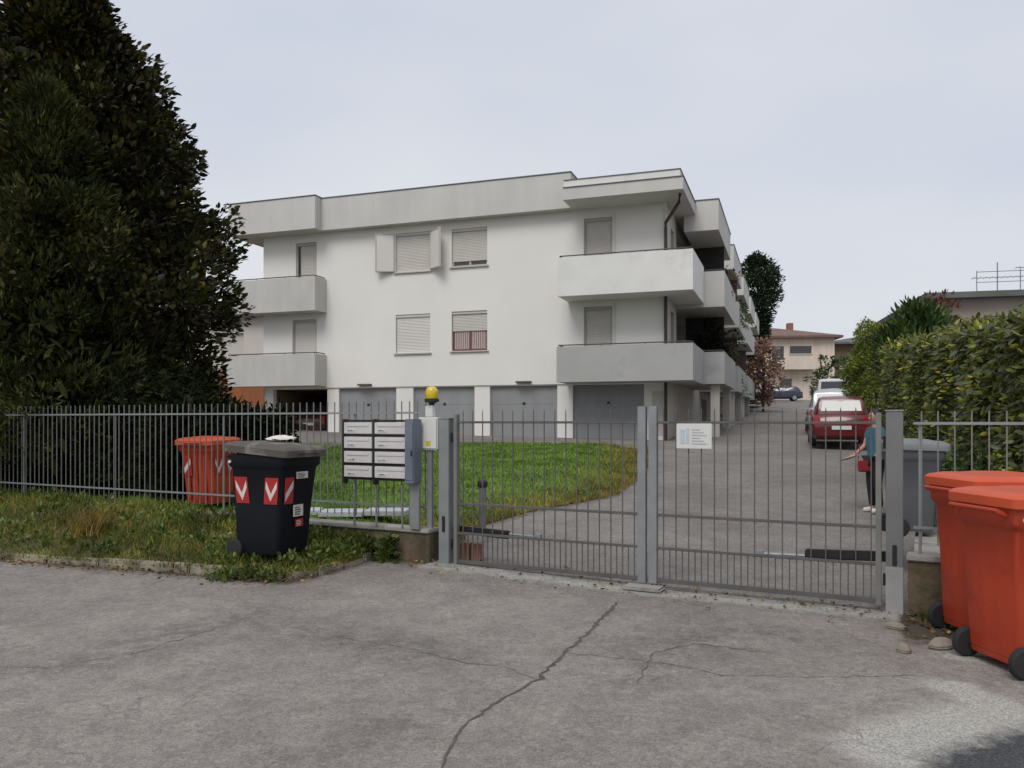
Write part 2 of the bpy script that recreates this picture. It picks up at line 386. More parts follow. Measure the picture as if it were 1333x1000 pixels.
def blades(name, P, H, W, m, parent=None, lean=.35):
    n = len(P); a = rng.uniform(0, 2 * np.pi, n)
    S = np.stack([np.cos(a), np.sin(a), np.zeros(n)], 1) * (W / 2)[:, None]
    ln = rng.normal(size=(n, 3)) * lean; ln[:, 2] = 1; ln = unit(ln)
    mid = P + ln * (H * .55)[:, None]
    bend = rng.normal(size=(n, 3)) * lean * 1.6; bend[:, 2] = .7; bend = unit(bend)
    tip = mid + bend * (H * .5)[:, None]
    V = np.stack([P - S, P + S, mid + S * .7, tip, mid - S * .7], 1).reshape(-1, 3)
    b = (np.arange(n) * 5)[:, None]
    # one quad + one triangle folded to a quad: share an island
    F = np.stack([b + np.array([[0, 1, 2, 4]]), b + np.array([[4, 2, 3, 3]])], 1).reshape(-1, 4)
    me_v = V; 
    F1 = F[0::2]; F2 = F[1::2][:, :3]
    me = bpy.data.meshes.new(name)
    me.vertices.add(len(V)); me.vertices.foreach_set('co', V.astype(np.float32).ravel())
    li = np.concatenate([F1.ravel(), F2.ravel()]).astype(np.int32)
    me.loops.add(len(li)); me.loops.foreach_set('vertex_index', li)
    me.polygons.add(2 * n)
    st = np.concatenate([np.arange(n) * 4, 4 * n + np.arange(n) * 3]).astype(np.int32)
    me.polygons.foreach_set('loop_start', st)
    me.polygons.foreach_set('loop_total', np.concatenate([np.full(n, 4), np.full(n, 3)]).astype(np.int32))
    me.materials.append(m); me.update(calc_edges=True); me.validate()
    o = bpy.data.objects.new(name, me); COL.objects.link(o)
    if parent is not None: o.parent = parent
    return o

def clumps(C, rad, n, outward=None, droop=.0, jitter=.7):
    """n leaves round each clump centre, pointing out of the clump and away from the stem"""
    k = len(C); Pn = rng.normal(size=(k, n, 3)); Pn /= np.linalg.norm(Pn, axis=2, keepdims=True)
    rr = rng.uniform(.25, 1, size=(k, n, 1)) ** .6
    P = C[:, None, :] + Pn * rr * rad[:, None, None]
    D = Pn * .8 + rng.normal(size=(k, n, 3)) * jitter * .6
    if outward is not None: D += outward[:, None, :] * .9
    D[:, :, 2] -= droop
    return P.reshape(-1, 3), D.reshape(-1, 3)

# ------------------------------------------------------------------ layout
T0 = np.array([-.73, 8.70]); TD = np.array([-.889, .457]); NG = np.array([.457, .889])   # fence line, leftwards; normal away from camera
def FL(t, g=0.0):
    p = T0 + TD * t + NG * g
    return float(p[0]), float(p[1])
def gz(x, y):
    return .05 * min(max(0.0, y - 7.5), 102.0)
ROTF = math.atan2(.457, -.889) - math.pi        # local x runs right along the fence line, local y away from the camera

# ------------------------------------------------------------------ camera, sky, sun
cam = bpy.data.cameras.new('Camera'); co = bpy.data.objects.new('Camera', cam); COL.objects.link(co)
co.location = (0, 0, 1.6); co.rotation_euler = (R(90), 0, 0)
cam.sensor_width = 36; cam.lens = 36 * 1040 / 1333; cam.shift_y = 48 / 1333
cam.clip_start = .05; cam.clip_end = 3000
scene.camera = co
scene.render.resolution_x = 1024; scene.render.resolution_y = 768

SUN_EL, SUN_AZ = R(52), R(205)     # high behind the camera, a little to the left; azimuth clockwise from +Y
w = bpy.data.worlds.new('World'); scene.world = w; w.use_nodes = True
N, L = w.node_tree.nodes, w.node_tree.links
bg = N['Background']; bg.inputs['Strength'].default_value = .1
sky = N.new('ShaderNodeTexSky'); sky.sky_type = 'NISHITA'; sky.sun_disc = False
sky.sun_elevation = SUN_EL; sky.sun_rotation = SUN_AZ; sky.air_density = 1; sky.dust_density = 4
tc = N.new('ShaderNodeTexCoord')
mp = N.new('ShaderNodeMapping'); mp.inputs['Scale'].default_value = (1, 1, 2.4); L.new(tc.outputs['Generated'], mp.inputs['Vector'])
cl = N.new('ShaderNodeTexNoise'); cl.inputs['Scale'].default_value = 2.0; cl.inputs['Detail'].default_value = 3; cl.inputs['Roughness'].default_value = .4
L.new(mp.outputs['Vector'], cl.inputs['Vector'])
cr = N.new('ShaderNodeValToRGB'); e = cr.color_ramp.elements
e[0].position = .3; e[1].position = .72
e[0].color = (5.25, 5.62, 6.50, 1); e[1].color = (6.55, 6.72, 7.05, 1)
L.new(cl.outputs['Fac'], cr.inputs['Fac'])
mx = N.new('ShaderNodeMix'); mx.data_type = 'RGBA'; mx.inputs[0].default_value = .93
L.new(sky.outputs['Color'], mx.inputs[6]); L.new(cr.outputs['Color'], mx.inputs[7])
L.new(mx.outputs[2], bg.inputs['Color'])
sl = bpy.data.lights.new('Sun', 'SUN'); sl.energy = 1.5; sl.angle = R(30); sl.color = (1, .97, .92)
so = bpy.data.objects.new('Sun', sl); COL.objects.link(so)
sd = Vector((math.sin(SUN_AZ) * math.cos(SUN_EL), math.cos(SUN_AZ) * math.cos(SUN_EL), math.sin(SUN_EL)))
so.rotation_euler = sd.to_track_quat('Z', 'Y').to_euler(); so.location = (0, -5, 30)
vs = scene.view_settings; vs.view_transform = 'Standard'; vs.look = 'None'; vs.exposure = .24; vs.gamma = 1

# ------------------------------------------------------------------ ground, road, driveway
b = MB(); ys = [-300, 7.5, 60, 109.5, 900]; zz = [0, 0, 2.625, 5.1, 5.1]
for y, z in zip(ys, zz): b.v += [(-700, y, z - .07), (700, y, z - .07)]
for i in range(4): b.f.append((2 * i, 2 * i + 1, 2 * i + 3, 2 * i + 2)); b.mi.append(0)
tag(b.build('ground', M['ground']), kind='structure')

def sm(a, b_, x):
    t = np.clip((x - a) / (b_ - a), 0, 1); return t * t * (3 - 2 * t)
def px(x, y, z=0.0):
    """ground point under a photo pixel, used to lay measured marks"""
    D = (1.6 - z) * 1040 / (y - 548); return ((x - 666.5) / 1040 * D, D)

# road: fine grid where it is seen, wear stored per vertex
ts = np.concatenate([[-40, -20, -12], np.arange(-8, 10.01, .12), [14, 20, 40]]); gs = np.concatenate([[-40, -20, -9], np.arange(-6.4, .01, .1)])
gs[-1] = 0.0
V = []; W = []
def seg_d(p, a, c):
    a = np.array(a); c = np.array(c); d = c - a; t = np.clip(np.dot(p - a, d) / np.dot(d, d), 0, 1); return np.linalg.norm(p - a - d * t)
lightp = [px(1170, 975), px(1230, 950), px(1285, 915)]
for g in gs:
    for t in ts:
        x, y = FL(t, g); p = np.array([x, y]); V.append((x, y, gz(x, y)))
        lt = 0.0; stain = 0.0
        for a, c, r in ((px(1165, 975), px(1290, 935), .27), (px(1225, 850), px(1265, 858), .10), (px(1240, 895), px(1300, 920), .16)):
            lt = max(lt, 1 - seg_d(p, a, c) / r * .5)
        if -5.2 < t < .3: lt = max(lt, .80 - abs(g + .16) * 2.2)         # concrete strip under the gate
        lt = max(lt, .40 - seg_d(p, px(900, 905), px(1150, 900)) * .35)
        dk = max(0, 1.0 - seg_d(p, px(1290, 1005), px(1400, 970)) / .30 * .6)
        for a, c, r in ((px(820, 850), px(940, 830), .25), (px(930, 815), px(1120, 842), .22), (px(850, 865), px(830, 890), .16), (px(510, 945), px(530, 945), .10), (px(120, 860), px(330, 800), .22), (px(350, 815), px(560, 850), .2)):
            stain = max(stain, 1.0 - seg_d(p, a, c) / r * .40)
        so_ = 0.0
        if t < -4.5: so_ = max(so_, 1.25 + g * .75)                       # soil and leaves below the right wall
        elif t > .1: so_ = max(so_, .8 + g * 1.2)
        kd = min(seg_d(p, (-14, 11.1), (-5.7, 8.9)), seg_d(p, (-5.7, 8.9), (-3.3, 8.24)), seg_d(p, (-3.3, 8.24), (-2.2, 7.92)), seg_d(p, (-2.2, 7.92), (-1.5, 9.05)))
        so_ = max(so_, .78 - kd * 1.9)
        stain = max(stain, .9 + g * 1.1); W.append((max(0, lt), max(0, dk), min(1, max(0, so_)), max(0, min(1, stain))))
nt_, ng_ = len(ts), len(gs)
F = np.array([(j * nt_ + i, j * nt_ + i + 1, (j + 1) * nt_ + i + 1, (j + 1) * nt_ + i) for j in range(ng_ - 1) for i in range(nt_ - 1)])
F = F[:, ::-1]
road = npmesh('road', np.array(V), F, M['asphalt'], smooth=True)
at = road.data.attributes.new('wear', 'FLOAT_COLOR', 'POINT'); at.data.foreach_set('color', np.array(W, dtype=np.float32).ravel())
tag(road, kind='structure')
# cracks: thin dirt-filled ribbons kept in the road's own mesh
cv, cf = [], []
def crack(pts, w0, zf=.0035):
    P = []
    for i in range(len(pts) - 1):
        a, c = np.array(pts[i]), np.array(pts[i + 1]); n = max(2, int(np.linalg.norm(c - a) / .05))
        for k in range(n): P.append(a + (c - a) * k / n)
    P.append(np.array(pts[-1])); P = np.array(P)
    P[1:-1] += rng.normal(size=(len(P) - 2, 2)) * .010
    for i in range(len(P)):
        d = P[min(i + 1, len(P) - 1)] - P[max(i - 1, 0)]; d = d / np.linalg.norm(d); s = np.array([-d[1], d[0]]) * w0 * rng.uniform(.35, 1.2)
        for q in (P[i] - s, P[i] + s): cv.append((q[0], q[1], gz(q[0], q[1]) + zf))
        if i: b_ = len(cv) - 4; cf.append((b_, b_ + 1, b_ + 3, b_ + 2))
crack([px(803, 784), px(770, 820), px(735, 850), px(700, 886)], .018)
crack([px(700, 886), px(640, 918), px(600, 948), px(580, 985), px(575, 1000)], .010)
crack([px(700, 886), px(655, 868), px(600, 862), px(540, 846), px(440, 830)], .0035)
crack([px(735, 850), px(850, 862), px(950, 880), px(1090, 882), px(1190, 880)], .003)
crack([px(300, 812), px(180, 850), px(60, 870), px(0, 868)], .003)
crack([px(830, 890), px(850, 850), px(905, 838), px(1000, 850)], .004)
me = road.data; bm = bmesh.new(); bm.from_mesh(me); bv = [bm.verts.new(v) for v in cv]
for f in cf:
    q = bm.faces.new([bv[i] for i in f]); q.material_index = 1
    q.normal_update()
    if q.normal.z < 0: q.normal_flip()
me.materials.append(M['crack']); bm.to_mesh(me); bm.free()

gs2 = np.concatenate([np.arange(0, 12, .6), np.arange(12, 30, 2), [32, 45, 60, 80, 92, 100]]); ts2 = np.array([-60, -45, -30, -20, -14, -10, -7, -5.5, -4, -3, -2, -1, 0, 1, 3, 6, 10, 20])
V = np.array([(*FL(t, g), gz(*FL(t, g))) for g in gs2 for t in ts2]); n2 = len(ts2)
F = np.array([(j * n2 + i, (j + 1) * n2 + i, (j + 1) * n2 + i + 1, j * n2 + i + 1) for j in range(len(gs2) - 1) for i in range(n2 - 1)])
tag(npmesh('driveway', V, F, M['drive'], smooth=True), kind='structure')

# ---- verge with kerb
KERB = [(-16, 11.6), (-10, 10.05), (-5.7, 8.9), (-4.4, 8.56), (-3.3, 8.24), (-2.7, 8.03), (-2.26, 7.95), (-1.98, 8.10), (-1.80, 8.40), (-1.66, 8.75), (-1.58, 9.0)]
def kerb_at(t):
    """nearest-kerb point for fence parameter t (t from wall end 1.0 to 16)"""
    K = [np.array(k) for k in KERB[::-1]]
    ln = [0]
    for i in range(len(K) - 1): ln.append(ln[-1] + np.linalg.norm(K[i + 1] - K[i]))
    s = t * ln[-1]
    for i in range(len(K) - 1):
        if s <= ln[i + 1] or i == len(K) - 2:
            f = (s - ln[i]) / (ln[i + 1] - ln[i]); return K[i] + (K[i + 1] - K[i]) * min(f, 1)
NV = 60; NR = 14; V = []
def verge_pt(u, r):
    u2 = u ** 1.6
    k = kerb_at(u2); f = np.array(FL(1.0 + 16.2 * u2, -.10))
    p = k * (1 - r) + f * r
    z = .085 + (.03 + .19 * float(sm(.05, .32, np.array(u))) + .12 * u) * float(sm(0, 1, np.array(r)))
    return p[0], p[1], z + .03 * math.sin(p[0] * 3.1 + p[1] * 2.3) * r * (1 - r) * 4 + gz(*p) * .4
for i in range(NV + 1):
    for j in range(NR + 1): V.append(verge_pt(i / NV, j / NR))
V = np.array(V)
F = np.array([(i * (NR + 1) + j, i * (NR + 1) + j + 1, (i + 1) * (NR + 1) + j + 1, (i + 1) * (NR + 1) + j) for i in range(NV) for j in range(NR)])[:, ::-1]
tag(npmesh('verge', V, F[:, ::-1], M['vergesoil'], smooth=True), kind='structure')
kb = MB()
for i in range(len(KERB) - 1):
    a = np.array(KERB[i]); c = np.array(KERB[i + 1]); d = c - a; Ln = np.linalg.norm(d); d /= Ln; nrm = np.array([-d[1], d[0]])
    n = max(1, round(Ln / .8))
    for k in range(n):
        p = a + d * (Ln * k / n + .008); q = a + d * (Ln * (k + 1) / n - .008); zt = .085 + random.uniform(-.03, .012)
        zg = gz(*p) * .9
        kb.obox((p[0], p[1], zg + zt / 2 - .06), (q[0], q[1], zg + zt / 2 - .06), .11, zt + .12)
tag(kb.build('kerb', M['kerb'], bevel=.016), kind='structure')

# ---- lawn
Bp = [(-.62, 9.05), (-.72, 10.4), (.25, 12.0), (1.65, 13.6), (2.6, 16.5), (3.25, 19.7), (3.75, 23.2)]
def curve(pts, s):
    ln = [0]
    for i in range(len(pts) - 1): ln.append(ln[-1] + math.dist(pts[i], pts[i + 1]))
    d = s * ln[-1]
    for i in range(len(pts) - 1):
        if d <= ln[i + 1] or i == len(pts) - 2:
            f = (d - ln[i]) / (ln[i + 1] - ln[i]); return np.array(pts[i]) * (1 - f) + np.array(pts[i + 1]) * f
def lawn_pt(r, s):
    A = np.array([-15.0, 16.15]) * (1 - s) + np.array([-14.5, 29.6]) * s
    B_ = curve(Bp, s)
    p = A * (1 - r) + B_ * r
    g = (p[0] - T0[0]) * NG[0] + (p[1] - T0[1]) * NG[1]
    zl = .36 + .56 * min(1, max(0, g / 14.0))
    d = (1 - r) * np.linalg.norm(B_ - A)
    k = float(sm(0, 1.7, np.array(d)))
    return p[0], p[1], zl * k + (gz(*p) + .02) * (1 - k) + .02 * math.sin(p[0] * 1.7) * math.sin(p[1] * 1.3) * k
NRr, NS = 70, 44
V = np.array([lawn_pt(1 - (1 - i / NRr) ** 1.6, j / NS) for j in range(NS + 1) for i in range(NRr + 1)])
F = np.array([(j * (NRr + 1) + i, j * (NRr + 1) + i + 1, (j + 1) * (NRr + 1) + i + 1, (j + 1) * (NRr + 1) + i) for j in range(NS) for i in range(NRr)])
tag(npmesh('lawn', V, F, M['lawnsoil'], smooth=True), kind='structure')
# lawn blades
n = 62000
rr = 1 - (rng.uniform(0, 1, n)) ** 1.15 * .92; ss = rng.uniform(0, 1, n) ** 1.25
P = np.array([lawn_pt(a, c) for a, c in zip(rr, ss)])
H = rng.uniform(.035, .085, n); Wd = rng.uniform(.008, .018, n) * (1 + ss)
tag(blades('lawn_grass', P, H, Wd, M['grass'], lean=.5), 'short green lawn grass between the low wall and the garages', 'grass', kind='stuff')
n = 6500
P = np.array([lawn_pt(1 - abs(rng.normal()) * .03 + .008, rng.uniform(.0, 1)) for _ in range(n)])
tag(blades('dry_grass', P, rng.uniform(.06, .16, n), rng.uniform(.01, .02, n), M['dry'], lean=.6), 'straggly yellowed grass along the edge where lawn meets driveway', 'grass', kind='stuff')
# verge blades
n = 30000
uu = rng.uniform(0, .92, n); r_ = rng.uniform(-.06, 1.02, n)
P = np.array([verge_pt(a, c) for a, c in zip(uu, r_)])
dens = .8 + .9 * r_; patch = .5 + .5 * np.sin(P[:, 0] * 2.1 + 1) * np.sin(P[:, 1] * 3.3)
H = rng.uniform(.05, .16, n) * dens * (.6 + .8 * patch)
n2_ = 1500; tt = rng.uniform(-.25, 1.5, n2_) ; gg = -.11 - np.abs(rng.normal(size=n2_)) * .05
P2 = np.array([(*FL(t, g), .0) for t, g in zip(tt, gg)]); P = np.concatenate([P, P2]); H = np.concatenate([H, rng.uniform(.03, .10, n2_)]); n += n2_
n2_ = 700; tt = -rng.uniform(4.6, 7.5, n2_); gg = -.13 - np.abs(rng.normal(size=n2_)) * .06
P2 = np.array([(*FL(t, g), .0) for t, g in zip(tt, gg)]); P = np.concatenate([P, P2]); H = np.concatenate([H, rng.uniform(.03, .12, n2_)]); n += n2_
tag(blades('verge_grass', P, H, rng.uniform(.006, .014, n), M['rough'], lean=.6), 'rough uncut grass on the verge below the fence', 'grass', kind='stuff')
# broad weeds in clumps through the verge
C = np.array([verge_pt(rng.uniform(.02, .8), rng.uniform(.05, .98)) for _ in range(330)])
P, D = clumps(C + [0, 0, .05], rng.uniform(.06, .13, len(C)), 26); D[:, 2] = np.abs(D[:, 2]) + .35
tag(leaves('verge_weeds', P, D, rng.uniform(.035, .085, len(P)), M['weed'], .45), 'low broad leaved weeds scattered through the verge', 'weeds', kind='stuff')
# creeping weeds over the kerb beside the dark bin
C = np.array([(-2.75 + random.uniform(-.25, .55), 7.93 + random.uniform(-.10, .22), .07) for _ in range(46)])
P, D = clumps(C, rng.uniform(.04, .10, len(C)), 22); D[:, 2] = np.abs(D[:, 2]) + .2; P[:, 2] = np.maximum(P[:, 2], .015)
tag(leaves('creeping_weeds', P, D, rng.uniform(.03, .06, len(P)), M['weed'], .55), 'leafy weeds creeping over the kerb in front of the dark bin', 'weeds', kind='stuff')
# dead leaves
pts = []
for _ in range(900):
    q = kerb_at(rng.uniform(.02, .55) ** 1.2); d = abs(rng.normal()) * .16
    pts.append((q[0] - .3 * d, q[1] - d, .012 + gz(q[0], q[1])))
for _ in range(700):
    t = -rng.uniform(4.5, 7.2); g = -abs(rng.normal()) * .38 - .03; x, y = FL(t, g); pts.append((x, y, .012 + gz(x, y)))
for _ in range(260):
    t = rng.uniform(-4.4, .9); g = rng.normal() * .22; x, y = FL(t, g - .1); pts.append((x, y, .014 + gz(x, y)))
P = np.array(pts); D = rng.normal(size=P.shape); D[:, 2] = np.abs(D[:, 2]) * .25
tag(leaves('dead_leaves', P, D, rng.uniform(.02, .055, len(P)), M['litter'], .55), 'brown dead leaves lying along kerb and walls', 'leaves', kind='stuff')

def tuft(label, name, cat, loc, n, hmin, hmax, m, spread, leafy=False):
    t_ = thing(name, label, cat, loc)
    a = rng.uniform(0, 2 * np.pi, n); d = np.abs(rng.normal(size=n)) * spread
    P = np.stack([np.cos(a) * d, np.sin(a) * d, np.zeros(n)], 1)
    if not leafy: blades('blades', P, rng.uniform(hmin, hmax, n), rng.uniform(.006, .013, n), m, t_, lean=.55)
    else:
        P[:, 2] = rng.uniform(0, hmax, n); P[:, :2] *= (1 - .5 * P[:, 2:3] / hmax)
        D = np.stack([np.cos(a), np.sin(a), rng.uniform(.1, .9, n)], 1)
        leaves('foliage', P, D, rng.uniform(.04, .09, n), m, .5, parent=t_)
        st = MB()
        for k in range(7):
            q = rng.normal(size=2) * spread; st.tube([(0, 0, 0), (q[0] * .6, q[1] * .6, hmax * .5), (q[0], q[1], hmax * .95)], [.006, .005, .003], 5)
        st.build('stem', M['weed'], t_)
    return t_
x, y = px(118, 690, .3); tuft('yellowed tall grass tuft on the verge near left edge of the photo', 'grass_tuft', 'grass tuft', (x, y, .25), 420, .18, .5, M['dry'], .16)
tuft('leafy green weed growing at foot of the mossy wall left of gate', 'weed_plant', 'weed', (-1.38, 8.78, .03), 240, .1, .30, M['weed'], .10, True)

# ------------------------------------------------------------------ low walls
def low_wall(name, label, t0, t1, top, z0):
    L_ = abs(t1 - t0); tm = max(t0, t1)
    o = thing(name, label, 'wall', (*FL(tm), z0), ROTF)
    m = MB(); n = max(1, int(L_ / .5)); hs = [random.uniform(-.006, .006) for _ in range(n + 1)]
    m.box(0, L_, -.10, .10, 0, top - z0 - .045)
    m.build('wall_body', M['mossy'], o, bevel=.008)
    c = MB(); c.box(-.01, L_, -.125, .125, top - z0 - .045, top - z0); c.build('coping', M['conc'], o, bevel=.01)
    return o
low_wall('low_wall', 'long mossy stained low wall under the fence left of the gate', .14, 16.5, .42, -.05)
low_wall('low_wall', 'short brown stained low wall right of the gate beside orange bins', -4.52, -9.5, .50, -.05)

# ------------------------------------------------------------------ fences
def fence(label, t0, t1, zb, zl, zt, ztip, sp, post_every=2.1, matp='barm'):
    L_ = abs(t1 - t0); tm = max(t0, t1)
    o = thing('fence', label, 'fence', (*FL(tm), zb), ROTF)
    pk = MB(); k = sp * .5
    while k < L_:
        pk.box(k - .005, k + .005, -.005, .005, zl - .14 - zb, ztip - zb); k += sp
    pk.build('picket_panel', M['galvl'], o)
    for z in (zl, zt):
        m = MB(); m.box(0, L_, -.020, -.008, z - .011 - zb, z + .011 - zb); m.build('rail', M['galv'], o)
    for i in range(int(L_ / post_every) + 1):
        xx = min(.05 + i * post_every, L_ - .05)
        m = MB(); m.box(xx - .012, xx + .012, .008, .026, 0, zt + .01 - zb); m.build('post', M['galv'], o, bevel=.003)
    return o
fence('long grey picket fence on the mossy wall left of the gate', .20, 16.0, .42, .65, 1.69, 1.82, .106)
fence('short grey picket fence right of the gate in front of the hedge', -4.56, -9.0, .50, .72, 1.58, 1.68, .12)

# ------------------------------------------------------------------ gate
def gpost(label, t, w_, d_, h, m, lock_side):
    o = thing('gate_post', label, 'gate post', (*FL(t), -.03), ROTF)
    a = MB(); a.box(-w_ / 2, w_ / 2, -d_ / 2, d_ / 2, 0, h + .03); a.build('shaft', m, o, bevel=.005)
    c = MB(); c.box(-w_ / 2 - .006, w_ / 2 + .006, -d_ / 2 - .006, d_ / 2 + .006, h + .03, h + .042); c.build('cap', M['galv'], o, bevel=.002)
    p = MB(); p.box(-w_ * .12, w_ * .14, -d_ / 2 - .012, -d_ / 2 - .001, .43, .60); p.build('lock_plate', M['black'], o, bevel=.004)
    for z in (.3, 1.45):
        hgg = MB(); hgg.tube([(lock_side * (w_ / 2 + .012), -d_ * .1, z - .05), (lock_side * (w_ / 2 + .012), -d_ * .1, z + .05)], .012, 8); hgg.build('hinge', M['blackm'], o)
    return o
gpost('square steel gate post beside letterboxes with yellow lamp', -.02, .13, .12, 1.62, M['galv'], 1)
rp = gpost('dark grey gate post right of the driveway beside orange bins', -4.42, .13, .11, 1.68, M['postd'], -1)
m = MB(); m.box(-.0665, .0665, -.0565, .0565, .02, .42); m.build('painted_base', M['rust'], rp, bevel=.004)
m = MB(); m.box(.066, .078, -.02, .02, .0, 1.2); 

def leaf(label, t_left, t_right, arm_left):
    L_ = t_left - t_right
    o = thing('gate_leaf', label, 'gate', (*FL(t_left), .05), ROTF)
    st = .045
    for x0, big in ((0, arm_left), (L_ - (.08 if arm_left else st), not arm_left)):
        wdt = st if big else .08
        m = MB(); m.box(x0, x0 + wdt, -.03, .03, 0, 1.62 + (0 if big else .07)); m.build('stile', M['galvl'] if big else M['galv'], o, bevel=.004)
    xa, xb = (st, L_ - .08) if arm_left else (.08, L_ - st)
    for z, h in ((.035, .04), (.34, .024), (.655, .026), (1.535, .024)):
        m = MB(); m.box(xa, xb, -.018, .018, z - h / 2, z + h / 2); m.build('rail', M['barm'], o, bevel=.003)
    k = xa + .06; pk = MB(); i = 0
    while k < xb - .02:
        if i % 2 == 0:
            pk.box(k - .0048, k + .0048, -.0048, .0048, .055, .328); pk.box(k - .0048, k + .0048, -.0048, .0048, .352, .642); pk.box(k - .0048, k + .0048, -.0048, .0048, .668, 1.523)
            pk.lathe([(.0055, 1.547), (.0055, 1.64), (.001, 1.67)], (k, 0, 0), n=6)
        else:
            pk.box(k - .0048, k + .0048, -.0048, .0048, .055, .328)
        k += .06; i += 1
    pk.build('bar_panel', M['barm'], o)
    # hydraulic opener behind the leaf
    a = MB()
    if arm_left:
        a.obox((-.10, .10, .37), (.62, .085, .345), .075, .085); x0, x1 = .62, .98
    else:
        a.obox((L_ + .10, .10, .40), (L_ - .62, .085, .375), .075, .085); x0, x1 = L_ - .62, L_ - 1.0
    ar = a.build('opener_arm', M['black'], o, bevel=.012)
    r = MB(); r.tube([(x0, .085, .355), (x1, .06, .35)], .014, 8); r.box(x1 - .03, x1 + .03, .018, .07, .32, .38); r.build('piston_rod', M['galv'], ar)
    return o
leaf('left leaf of the grey barred gate, nearest the letterboxes', -.125, -2.27, True)
rl = leaf('right leaf of the grey barred gate carrying a white notice', -2.30, -4.32, False)
# concrete stop under the meeting stiles
x, y = FL(-2.28, -.12)
m = MB(); m.box(-.19, .19, -.10, .10, 0, .045); o = m.build('gate_stop', M['conc'], bevel=.018); o.location = (x, y, -.005); o.rotation_euler = (0, 0, ROTF)
tag(o, 'low concrete gate stop on ground below the meeting gate leaves', 'gate stop')
# white notice on the right leaf
x, y = FL(-2.74, -.03)
o = thing('notice_sign', 'white notice board fixed to right gate leaf near the centre', 'sign', (x, y, 1.34), ROTF)
m = MB(); m.box(-.165, .165, -.012, -.002, 0, .235); m.build('plate', M['white'], o, bevel=.004)
m = MB(); m.box(-.125, -.085, -.0155, -.0135, .05, .18); m.box(-.07, -.045, -.0155, -.0135, .05, .19); m.build('blue_symbol', M['inkb'], o)
m = MB()
for i in range(6): m.box(-.02, .12 - .03 * (i % 3), -.0155, -.0135, .045 + i * .026, .053 + i * .026)
m.build('text_lines', mat('pale_grey_print', (.45, .46, .47), .8), o)

# ------------------------------------------------------------------ letterboxes, lamp, control box
x, y = FL(1.25, -.16)
o = thing('letterbox_unit', 'bank of eight pale letterboxes in black frame on the fence', 'letterboxes', (x, y, .42), ROTF)
Wm, z0m, z1m = .90, .53, 1.18
m = MB()
for xx in (0, Wm * .475, Wm): m.box(xx - .016, xx + .016, -.02, .05, z0m - .06 if xx != Wm else z0m - .03, z1m + .02)
for k in range(5):
    zz_ = z0m + (z1m - z0m) * k / 4; m.box(.016, Wm * .475 - .016, -.012, .05, zz_ - .013, zz_ + .013); m.box(Wm * .475 + .016, Wm - .016, -.012, .05, zz_ - .013, zz_ + .013)
m.build('frame', M['blackm'], o)
for xx in (.12, Wm * .475, Wm - .12):
    m = MB(); m.box(xx - .008, xx + .008, .02, .04, -.0, z0m - .061); m.build('leg', M['galv'], o)
for r in range(4):
    for c in range(2):
        xa = .02 + c * (Wm * .475) ; xb = xa + (Wm * .475 - .04 if c == 0 else Wm * .525 - .04)
        za = z0m + (z1m - z0m) * r / 4 + .017; zb_ = z0m + (z1m - z0m) * (r + 1) / 4 - .017
        q = MB(); q.box(xa, xb, -.034, .22, za, zb_); bx = q.build('letterbox', M['box'], o, bevel=.004)
        f = MB(); f.box(xa + .04, xb - .04, -.040, -.035, zb_ - .045, zb_ - .022); f.build('flap', M['box'], bx)
        f = MB(); f.box(xa + .05, xa + .16, -.038, -.035, za + .022, za + .052); nm = f.build('name_card', M['white'], bx)
        f = MB()
        for k in range(5):
            xs = xa + .058 + k * .019; f.box(xs, xs + random.uniform(.006, .015), -.040, -.0385, za + .030, za + .030 + random.uniform(.008, .016))
        f.build('writing', M['ink'], nm)
x, y = FL(.30, -.17)
o = thing('meter_cabinet', 'slim blue grey metal cabinet on the fence right of the letterboxes', 'cabinet', (x, y, .92), ROTF)
m = MB(); m.box(-.06, .06, -.08, .08, 0, .70); m.build('case', M['bluebox'], o, bevel=.008)
m = MB(); m.box(-.05, .05, -.086, -.081, .04, .66); m.build('door', M['bluebox'], o, bevel=.002)
m = MB(); m.box(.03, .043, -.096, -.087, .30, .36); m.build('latch', M['black'], o)
m = MB(); m.box(-.06, .06, .02, .06, -.5, -.001); m.build('support', M['galv'], o)
x, y = FL(.19, .0)
o = thing('control_box', 'white gate control box under the yellow lamp', 'control box', (x, y, 1.28), ROTF)
m = MB(); m.box(-.13, .125, -.05, .05, 0, .36); m.build('case', M['white'], o, bevel=.012)
m = MB(); m.box(-.125, .115, -.056, -.051, .02, .34); m.build('cover', M['white'], o, bevel=.004)
m = MB(); m.box(-.02, .04, -.0595, -.0570, .05, .10); m.build('warning_sticker', M['yellow'], o)
m = MB(); m.box(-.05, .05, -.03, .03, .36, .49); m.build('bracket', M['white'], o, bevel=.008)
m = MB(); m.box(-.03, .03, -.02, .02, -.86, -.001); m.build('stand', M['galv'], o)
x, y = FL(.17, .0)
o = thing('warning_lamp', 'yellow flashing gate lamp with black base on white box', 'lamp', (x, y, 1.772), ROTF)
m = MB(); m.lathe([(.03, 0), (.032, .02), (.05, .03), (.08, .042), (.08, .068), (.07, .072)], n=20); m.build('base', M['black'], o, smooth=True)
m = MB(); m.lathe([(.064, .073), (.068, .085), (.069, .145), (.062, .178), (.042, .20), (.010, .208)], n=20); m.build('lens', M['yellow'], o, smooth=True)

